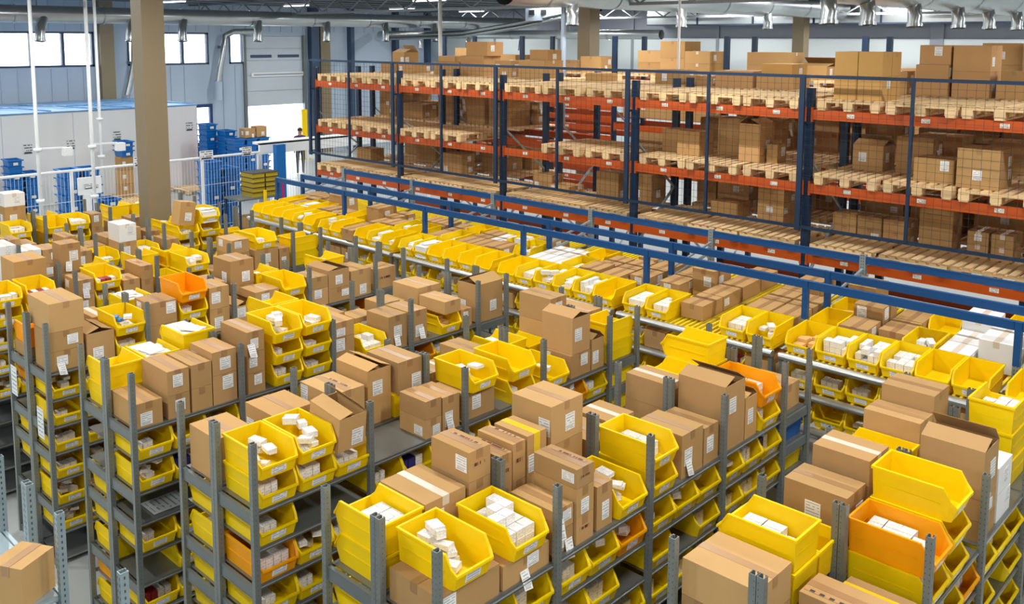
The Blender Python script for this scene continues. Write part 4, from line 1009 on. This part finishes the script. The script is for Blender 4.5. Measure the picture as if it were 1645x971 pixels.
# far rack
R_ = random.Random(5)
for lv in (0, 1, 2):
    x = FRX + .15
    while x < -1.2:
        wd = R_.uniform(.45, .9); h = R_.choice((.25, .35, .5, .62, .7)); q = 2 if h > .4 else 1
        bi = int((x - FRX) / RB)
        if R_.random() < .9 and not (lv and bi == 1) and (x + wd - FRX) % RB > wd: RBX(lv, x, x + wd, h, FRY + .05 + R_.uniform(0, .2), R_.choice('plplo' if q == 1 else 'pplc'), n=q, rk=2, d=.6)
        x += wd + R_.choice((.04, .06, .3))
    if lv:
        x = RX0 + .2
        while x < -2.6:                                    # goods at the back of the second rack
            wd = R_.uniform(.4, .7); h = R_.uniform(.3, .68); bi = int((x - RX0) / RB)
            if bi != 2 and not -12.3 < x < -10.7 and (x + wd - RX0) % RB > wd: RBX(lv, x, x + wd, h, 13.37, R_.choice('pplc'), n=R_.choice((1, 2)), rk=1, d=.34)
            x += wd + .05
# blue/yellow bin seen between the racks
put_bin(mat4((-8.24, 12.95, ptop(1) + .002), -math.pi / 2), 'e', 'middle level of second rack, fourth bay', 'yellow', .7)

# mesh guard in front of the rack
GY, GZ0, GZ1 = 11.0, H - 2.42, H - .47
e = empty('mesh_guard', (RX0 - .05, GY, 0), 'dark blue wire mesh guard along the front of the pallet rack', 'mesh guard')
for i in range(12):
    x = 1.375 * i
    big = i % 2 == 0
    MB().box(x - (.035 if big else .018), -.02, GZ0 - (.05 if big else 0), x + (.035 if big else .018), .02, GZ1 + .02).build('guard_post', 'bluedark', e)
    if i < 11:
        MB().box(x, -.015, GZ1 - .02, x + 1.375, .015, GZ1 + .02).build('top_rail', 'bluedark', e)
        MB().box(x, -.015, GZ0 - .02, x + 1.375, .015, GZ0 + .02).build('bottom_rail', 'bluedark', e)
        mb = MB(); t = .0014
        for j in range(1, 14): xx = x + 1.375 * j / 14; mb.box(xx - t, -t, GZ0, xx + t, t, GZ1)
        for j in range(1, 20): zz = GZ0 + (GZ1 - GZ0) * j / 20; mb.box(x, -t, zz - t, x + 1.375, t, zz + t)
        p = mb.build('wire_panel', 'wire', e); p['kind'] = 'stuff'
    if big: MB().bar((x, 0, GZ1 - .6), (x, .14, GZ1 - .6), .03).build('bracket', 'bluedark', e)

# ------------------------------------------------------------------ left background: fence, crates, pallets, person
FX = -20.0; FH = H - 2.84
e = empty('mesh_fence', (FX, 1.5, 0), 'white wire mesh fence before the store room', 'fence')
L = 11.95 - 1.5
MB().tube((0, 0, FH), (0, L, FH), .03, 8).build('top_rail', 'whitepaint', e)
for i in range(8):
    y = L * i / 7
    MB().box(-.03, y - .03, 0, .03, y + .03, FH + .02).build('fence_post', 'whitepaint', e)
    if i < 7:
        mb = MB()
        for j in range(1, 20): yy = y + L / 7 * j / 20; mb.box(-.002, yy - .002, .1, .002, yy + .002, FH)
        for zz in (.1, .6, 1.1, 1.6): mb.box(-.003, y, zz - .004, .003, y + L / 7, zz + .004)
        p = mb.build('wire_panel', 'whitepaint', e); p['kind'] = 'stuff'
e = empty('barrier', (FX, 11.98, 0), 'white barrier with a deep top panel and mesh below', 'fence')
MB().box(-.04, 0, H - 2.9, .04, 5.6, H - 2.62).build('top_panel', 'whitepaint', e)
MB().box(-.3, 0, H - 2.66, .04, 5.6, H - 2.6).build('top_ledge', 'whitepaint', e)
for y in (0.02, 1.4, 2.8, 4.2, 5.58): MB().box(-.03, y - .03, 0, .03, y + .03, H - 2.9).build('fence_post', 'whitepaint', e)
mb = MB()
for j in range(1, 70): mb.box(-.003, 5.6 * j / 70 - .003, .1, .003, 5.6 * j / 70 + .003, H - 2.9)
for zz in (.3, .9, 1.5): mb.box(-.004, 0, zz - .004, .004, 5.6, zz + .004)
p = mb.build('wire_panel', 'whitepaint', e); p['kind'] = 'stuff'
e = empty('blue_pillar', (-19.7, 12.37, 0), 'flat blue pillar with a magenta stripe before the barrier', 'pillar')
MB().box(-.08, -.13, 0, .08, .13, 2.45).build('shaft', 'bluecrate', e); MB().box(.08, -.02, .7, .085, .06, 1.6).build('stripe', 'magenta', e); MB().box(-.16, -.26, 0, .16, .26, .04).build('foot', 'bluecrate', e)
e = empty('yellow_post', (-18.9, 11.55 - .1, 0), 'thin yellow guard post beside the blue pillar', 'post')
MB().tube((0, 0, .03), (0, 0, 1.5), .04, 10).build('shaft', 'yellow', e); MB().box(-.1, -.1, 0, .1, .1, .03).build('foot', 'yellow', e)
e = empty('yellow_post', (-32.5, 21.65, 0), 'yellow post beside the dock door opening', 'post')
MB().tube((0, 0, .03), (0, 0, 2.1), .12, 10).build('shaft', 'yellow', e); MB().box(-.2, -.2, 0, .2, .2, .03).build('foot', 'yellow', e)
# blue crates: nested open crates with a rolled rim
def crate_mesh(m):
    mb = MB(); t = .012; h = .2
    mb.box(-.25, -.16, 0, .25, .16, .01)
    for s in (-1, 1):
        mb.hexa([(-.25, s * .155 - .006, .0), (.25, s * .155 - .006, .0), (.25, s * .155 + .006, .0), (-.25, s * .155 + .006, .0), (-.275, s * .175 - .006, h), (.275, s * .175 - .006, h), (.275, s * .175 + .006, h), (-.275, s * .175 + .006, h)])
        mb.hexa([(s * .245 - .006, -.16, 0), (s * .245 + .006, -.16, 0), (s * .245 + .006, .16, 0), (s * .245 - .006, .16, 0), (s * .27 - .006, -.18, h), (s * .27 + .006, -.18, h), (s * .27 + .006, .18, h), (s * .27 - .006, .18, h)])
        mb.box(-.315, s * .2 - .015, h - .03, .315, s * .2 + .015, h); mb.box(s * .3 - .015, -.2, h - .03, s * .3 + .015, .2, h)
    return mb.mesh('crate', m)
CRATE = {m: crate_mesh(m) for m in ('bluecrate', 'blackyellow')}
CLAB = MB().box(.304, -.06, .05, .307, .06, .13).mesh('crate_label', 'label', uv=True)
def crates(x, y, n, step, lab, m='bluecrate', rz=0.0, z0=0.0, cat='crate'):
    for i in range(n):
        e = empty('stacking_crate', (x + rnd.uniform(-.01, .01), y + rnd.uniform(-.01, .01), z0 + i * step), lab, cat, 'stacked crates', rz + rnd.uniform(-.03, .03))
        cb = add('crate_body', CRATE[m], e)
        if rnd.random() < .35: add('crate_label', CLAB, cb)
crates(-22.2, 8.22, 10, .2, 'blue crate in the stack left of the service pole'); crates(-22.2, 8.67, 10, .2, 'blue crate in the stack behind the service pole')
crates(-22.2, 9.12, 6, .2, 'blue crate in the low stack right of the service pole')
crates(-21.2, 11.28, 10, .2, 'blue crate in the tall stack behind the fence end'); crates(-21.2, 11.72, 9, .2, 'blue crate in the stack beside the trays')
crates(-27.6, 14.66, 12, .19, 'blue crate in the tall stack by the blue door'); crates(-27.0, 14.98, 11, .19, 'blue crate in the second stack by the blue door')
crates(-26.0, 14.75, 10, .19, 'blue crate in the stack before the dock door'); crates(-26.0, 15.17, 10, .19, 'blue crate in the middle stack before the dock door'); crates(-26.0, 15.6, 10, .19, 'blue crate in the right stack before the dock door')
crates(-28.2, 8.93, 8, .2, 'blue crate in the left stack by the store room'); crates(-28.2, 9.36, 6, .2, 'blue crate in the shorter stack by the store room')
put_box(-26.2, -25.85, 15.0, 15.36, 9 * .19 + .215, 9 * .19 + .5, 'top of the blue crates before the dock door', 'l', .5)
put_box(-26.2, -25.85, 15.42, 15.78, 9 * .19 + .215, 9 * .19 + .55, 'top of the blue crates before the dock door', 'l', .5)
# tray bench with dull yellow trays
BX, BY = -20.85 + 1.5, 12.68 - 1.3
e = empty('work_bench', (BX, BY, 0), 'dark steel bench below the dull yellow trays', 'bench')
MB().box(-.35, -.55, 1.28, .35, .55, 1.32).build('bench_top', 'grey', e)
MB().box(-.3, -.5, .55, .3, .5, .58).build('lower_shelf', 'grey', e)
for x in (-.32, .32):
    for y in (-.52, .52): MB().box(x - .02, y - .02, 0, x + .02, y + .02, 1.28).build('leg', 'bluedark', e)
for k, yy in enumerate((.02, .38)):
    for i in range(5):
        t = empty('tray', (BX, BY + yy, 1.322 + i * .115), 'dull yellow tray in the %s bench stack' % ('left', 'right')[k], 'tray', 'dull yellow trays')
        MB().box(-.25, -.15, 0, .25, .15, .02).hexa([(-.25, -.15, .02), (.25, -.15, .02), (.25, -.14, .02), (-.25, -.14, .02), (-.27, -.17, .1), (.27, -.17, .1), (.27, -.16, .1), (-.27, -.16, .1)]).hexa([(-.25, .14, .02), (.25, .14, .02), (.25, .15, .02), (-.25, .15, .02), (-.27, .16, .1), (.27, .16, .1), (.27, .17, .1), (-.27, .17, .1)]).box(.25, -.16, .0, .26, .16, .1).box(-.26, -.16, 0, -.25, .16, .1).build('tray_body', 'blackyellow', t)
        MB().box(-.28, -.178, .1, .28, .178, .112).build('tray_rim', 'black', t)
put_box(BX - .2, BX + .15, BY - .3, BY + .05, .582, .85, 'lower shelf of the tray bench', 'l', .5)
# floor pallets in front of the store room and goods on them
for k, (x, y) in enumerate(((-28.2, 12.1), (-27.2, 12.1), (-28.2, 14.3), (-27.2, 10.6))):
    pallet(x, y, .001, 'wooden pallet on the floor by the store room', 'floor pallets', False, math.pi / 2, 900 + k)
for i in range(3): put_box(-28.3, -27.9, 11.9, 12.3, .147 + i * .42, .147 + (i + 1) * .42 - .005, 'pallet by the store room wall', 'l', .5)
crates(-28.1, 12.1, 3, .14, 'blue crate on top of the boxes by the store room', z0=.147 + 3 * .42)
e = empty('info_board', (-19.8, 7.72, 0), 'white upright sign board before the blue crates', 'sign')
MB().box(-.03, -.2, 1.75, .03, .28, 2.12).build('board', 'whitepaint', e); MB().box(.03, -.12, 1.86, .034, .24, 1.98).build('sign_text', 'wallsign', e, uv=True)
MB().box(-.04, -.1, 0, .04, .06, 1.75).build('stand', 'whitepaint', e)
for (yy, w_) in ((8.95, .3), (10.55, .34), (11.62, .26)):
    tag(MB().box(.0, -w_ / 2, -.1, .01, w_ / 2, .12).build('fence_sign', 'wallsign', None, (FX + .035, yy, FH + .05), uv=True), 'small white sign on the fence top rail', 'sign')
e = empty('fire_cabinet', (-28.3, 15.25, 0), 'red upright cabinet beside the store room corner', 'cabinet')
MB().box(-.2, -.16, 0, .2, .16, 1.75).build('body', 'red', e)
dr = MB().box(.2, -.14, .1, .215, .14, 1.7).build('door', 'red', e); MB().box(.215, .08, .85, .235, .1, 1.0).build('handle', 'alu', dr)
# person standing by the dock door
def person(x, y, rz):
    e = empty('person', (x, y, 0), 'person in a dark purple shirt standing before the dock door', 'person', None, rz)
    V = {'pelvis': (0, 0, .95), 'waist': (0, 0, 1.08), 'chest': (0, .01, 1.3), 'neck': (0, .0, 1.47), 'headb': (0, .01, 1.55), 'head': (0, .02, 1.64), 'crown': (0, .01, 1.73)}
    rad = {'pelvis': (.16, .12), 'waist': (.145, .11), 'chest': (.17, .12), 'neck': (.06, .06), 'headb': (.075, .085), 'head': (.082, .1), 'crown': (.055, .065)}
    E = [('pelvis', 'waist'), ('waist', 'chest'), ('chest', 'neck'), ('neck', 'headb'), ('headb', 'head'), ('head', 'crown')]
    for s, n in ((-1, 'l'), (1, 'r')):
        V.update({n + 'sh': (s * .18, 0, 1.4), n + 'el': (s * .24, -.02, 1.12), n + 'wr': (s * .22, .12, .93), n + 'hd': (s * .21, .17, .86), n + 'hip': (s * .095, 0, .88), n + 'kn': (s * .1, .02, .49), n + 'an': (s * .1, -.01, .09), n + 'toe': (s * .11, .14, .04)})
        rad.update({n + 'sh': (.065, .065), n + 'el': (.045, .045), n + 'wr': (.03, .03), n + 'hd': (.035, .025), n + 'hip': (.09, .09), n + 'kn': (.06, .06), n + 'an': (.04, .04), n + 'toe': (.04, .03)})
        E += [('chest', n + 'sh'), (n + 'sh', n + 'el'), (n + 'el', n + 'wr'), (n + 'wr', n + 'hd'), ('pelvis', n + 'hip'), (n + 'hip', n + 'kn'), (n + 'kn', n + 'an'), (n + 'an', n + 'toe')]
        for q in range(5):                                      # fingers and thumb
            b = (s * (.19 + .011 * q), .17 + (.02 if q == 0 else 0), .86); t = (s * (.185 + .012 * q), .2 + (.03 if q == 0 else 0), .86 - (.05, .085, .09, .085, .07)[q])
            V[n + 'f%d' % q] = t; rad[n + 'f%d' % q] = (.008, .008); E.append((n + 'hd', n + 'f%d' % q))
    ks = list(V); me = bpy.data.meshes.new('body'); me.from_pydata([V[k] for k in ks], [(ks.index(a), ks.index(b)) for a, b in E], [])
    for m in ('skin', 'shirt', 'trouser'): me.materials.append(M[m])
    o = add('body_source', me)
    o.modifiers.new('skin', 'SKIN'); sv = me.skin_vertices[0].data
    for i, k in enumerate(ks): sv[i].radius = rad[k]
    sv[0].use_root = True
    sd = o.modifiers.new('sub', 'SUBSURF'); sd.levels = 2; sd.render_levels = 2
    dg = bpy.context.evaluated_depsgraph_get(); bm = bpy.data.meshes.new_from_object(o.evaluated_get(dg)); bpy.data.objects.remove(o)
    bm.materials.clear()
    for m in ('skin', 'shirt', 'trouser'): bm.materials.append(M[m])
    for p in bm.polygons:
        c = p.center; p.use_smooth = True
        p.material_index = 2 if c.z < .98 and abs(c.x) < .2 and not (c.y > .08 and c.z > .5) else (1 if .93 < c.z < 1.47 and not (c.y > .09 and c.z < 1.0) else 0)
    add('body', bm, e)
    mb = MB(); 
    for i in range(7):
        for j in range(12):
            a0, a1 = i / 7 * math.pi * .55, (i + 1) / 7 * math.pi * .55; b0, b1 = j / 12 * 2 * math.pi, (j + 1) / 12 * 2 * math.pi
            f = lambda a, b: (.093 * math.sin(a) * math.cos(b), .0 + .112 * math.sin(a) * math.sin(b), 1.66 + .105 * math.cos(a))
            mb.poly([f(a0, b0), f(a1, b0), f(a1, b1), f(a0, b1)])
    mb.build('hair', 'hair', e, smooth=True)
    mf = MB(); mf.hexa([(-.012, .115, 1.6), (.012, .115, 1.6), (.006, .1, 1.6), (-.006, .1, 1.6), (-.006, .115, 1.65), (.006, .115, 1.65), (.004, .1, 1.65), (-.004, .1, 1.65)]); mf.build('nose', 'skin', e)
    for s in (-1, 1):
        MB().tube((s * .03, .1, 1.645), (s * .03, .118, 1.645), .009, 8).build('eye', 'hair', e); MB().box(s * .09 - .008, -.01, 1.6, s * .09 + .008, .03, 1.66).build('ear', 'skin', e)
    MB().box(-.022, .1, 1.573, .022, .114, 1.58).build('mouth', 'boxred', e)
person(-29.0, 19.1, 0.985)

# ------------------------------------------------------------------ realise the collected bins, packs and boxes
def bcen(b): return Vector(((b['x0'] + b['x1']) / 2, (b['y0'] + b['y1']) / 2, b['z0']))
def shown_area():
    """how large each collected bin, pack and box shows in the photograph (rays through a coarse pixel grid)"""
    from mathutils.bvhtree import BVHTree
    V, F, own = [], [], []
    def put(me, mw, k):
        n = len(V); V.extend(mw @ v.co for v in me.vertices)
        for p in me.polygons: F.append([n + i for i in p.vertices]); own.append(k)
    bpy.context.view_layer.update()
    for o in bpy.data.objects:
        if o.type == 'MESH': put(o.data, o.matrix_world, None)
    for i, b in enumerate(BINS): put(BIN[b[1]], b[0], ('b', i))
    for i, p in enumerate(PACKS): put(PACK[p[1]], p[0], ('p', i))
    cube = MB().box(-.5, -.5, 0, .5, .5, 1).mesh('probe', 'card')
    for i, b in enumerate(BOXES): put(cube, mat4(bcen(b), b['rz'], b['rx'], b['ry']) @ Matrix.Diagonal((b['x1'] - b['x0'], b['y1'] - b['y0'], b['z1'] - b['z0'], 1)), ('x', i))
    bpy.data.meshes.remove(cube)
    T = BVHTree.FromPolygons(V, F); cnt = {}; o0 = Vector((0, 0, H)); st = 2.5
    for j in range(int(971 / st)):
        for i in range(int(1645 / st)):
            h = T.ray_cast(o0, FW + RT2 * (((i + .5) * st - CXP) / FPX) - UP2 * (((j + .5) * st - CYP) / FPX))
            if h[2] is not None and own[h[2]]: cnt[own[h[2]]] = cnt.get(own[h[2]], 0) + 1
    return cnt
SHOWN = shown_area()
def rank(lst, key, cap):
    """the things that show largest become things of their own, the rest one piece of stuff"""
    o = sorted(range(len(lst)), key=lambda i: -SHOWN.get((key, i), 0))
    n = min(cap, sum(1 for i in o if SHOWN.get((key, i), 0) > 0))
    return [lst[i] for i in o], n
BINS, NB = rank(BINS, 'b', 330); PACKS, NP = rank(PACKS, 'p', 330); BOXES, NX = rank(BOXES, 'x', 400)
for mw, col, lab, pri, hl in BINS[:NB]:
    e = add('storage_bin', None); e.empty_display_size = .1; e.matrix_world = mw; tag(e, lab, 'bin', 'stacking bins of small goods')
    sh = add('shell', BIN[col], e)
    if hl: add('label_card', BINLAB, sh)
def joined(name, items, m):
    vs, fs, uvs, mi, mats = [], [], [], [], []; base = 0
    for mw, me, nm in items:
        n = len(me.vertices); a = np.empty(n * 3); me.vertices.foreach_get('co', a); a = a.reshape(-1, 3)
        R = np.array(mw); vs.append(a @ R[:3, :3].T + R[:3, 3])
        if nm not in mats: mats.append(nm)
        for p in me.polygons: fs.append([base + i for i in p.vertices]); mi.append(mats.index(nm))
        if me.uv_layers: uvs += [tuple(d.uv) for d in me.uv_layers[0].data]
        else: uvs += [(.02, .02)] * len(me.loops)
        base += n
    me = bpy.data.meshes.new(name); me.from_pydata(np.concatenate(vs).tolist(), [], fs)
    for k in mats: me.materials.append(M[k])
    me.polygons.foreach_set('material_index', mi)
    l = me.uv_layers.new(name='UVMap'); l.data.foreach_set('uv', [c for u in uvs for c in u])
    me.update(); return add(name, me)
if len(BINS) > NB:
    it = [(b[0], BIN[b[1]], b[1]) for b in BINS[NB:]] + [(b[0], BINLAB, 'binlabel') for b in BINS[NB:]]
    tag(joined('storage_bins', it, None), 'remaining yellow bins deep on the lower shelves', 'bins', None, 'stuff')
NAMEP = {'pack': 'printed carton', 'boxblue': 'blue pack', 'boxred': 'red pack', 'boxnavy': 'navy pack', 'boxtan': 'tan pack', 'whitecard': 'white pack'}
for mw, m, where, pri in PACKS[:NP]:
    o = add('product_carton', PACK[m]); o.matrix_world = mw; tag(o, NAMEP[m] + ' in bin, ' + where, 'carton', 'product cartons lying in the bins')
if len(PACKS) > NP:
    tag(joined('product_cartons', [(p[0], PACK[p[1]], p[1]) for p in PACKS[NP:]], None), 'remaining small printed cartons filling the bins', 'cartons', None, 'stuff')
for b in BOXES[:NX]:
    e = add('cardboard_box', None, None, bcen(b), (b['rx'], b['ry'], b['rz'])); e.empty_display_size = .1
    tag(e, ADJ[b['style']] + ', ' + b['where'], 'box', 'cardboard boxes')
    body = None
    for nm, mb, m, uv in box_parts(b):
        o = mb.build(nm, m, body if nm in ('label', 'loose_paper', 'print_mark') else e, uv=uv); o.color = (*b['tint'], 1)
        if nm == 'body': body = o
if len(BOXES) > NX:
    it = []
    for b in BOXES[NX:]:
        mw = mat4(bcen(b), b['rz'], b['rx'], b['ry'])
        for nm, mb, m, uv in box_parts(b): it.append((mw, mb.mesh('tmp', m, uv=uv), m))
    tag(joined('cardboard_boxes', it, None), 'remaining small cardboard boxes far back and behind others', 'boxes', None, 'stuff')

# ------------------------------------------------------------------ labels single out one thing each
bpy.context.view_layer.update()
seen = {}
for o in LABELLED: seen.setdefault(o['label'], []).append(o)
for lab, os_ in seen.items():
    if len(os_) < 2: continue
    tw = 'from left'
    key = lambda o: project(o.matrix_world.translation)[0]
    xs = [project(o.matrix_world.translation) for o in os_]
    if max(p[0] for p in xs) - min(p[0] for p in xs) < 14: key = lambda o: project(o.matrix_world.translation)[1]; tw = 'from top'
    os_.sort(key=key)
    for i, o in enumerate(os_): o['label'] = '%s, %s %s' % (lab, ordw(i + 1), tw)
print('BINS', len(BINS), NB, NP, NX, 'PACKS', len(PACKS), 'BOXES', len(BOXES), 'OBJ', len(bpy.data.objects))
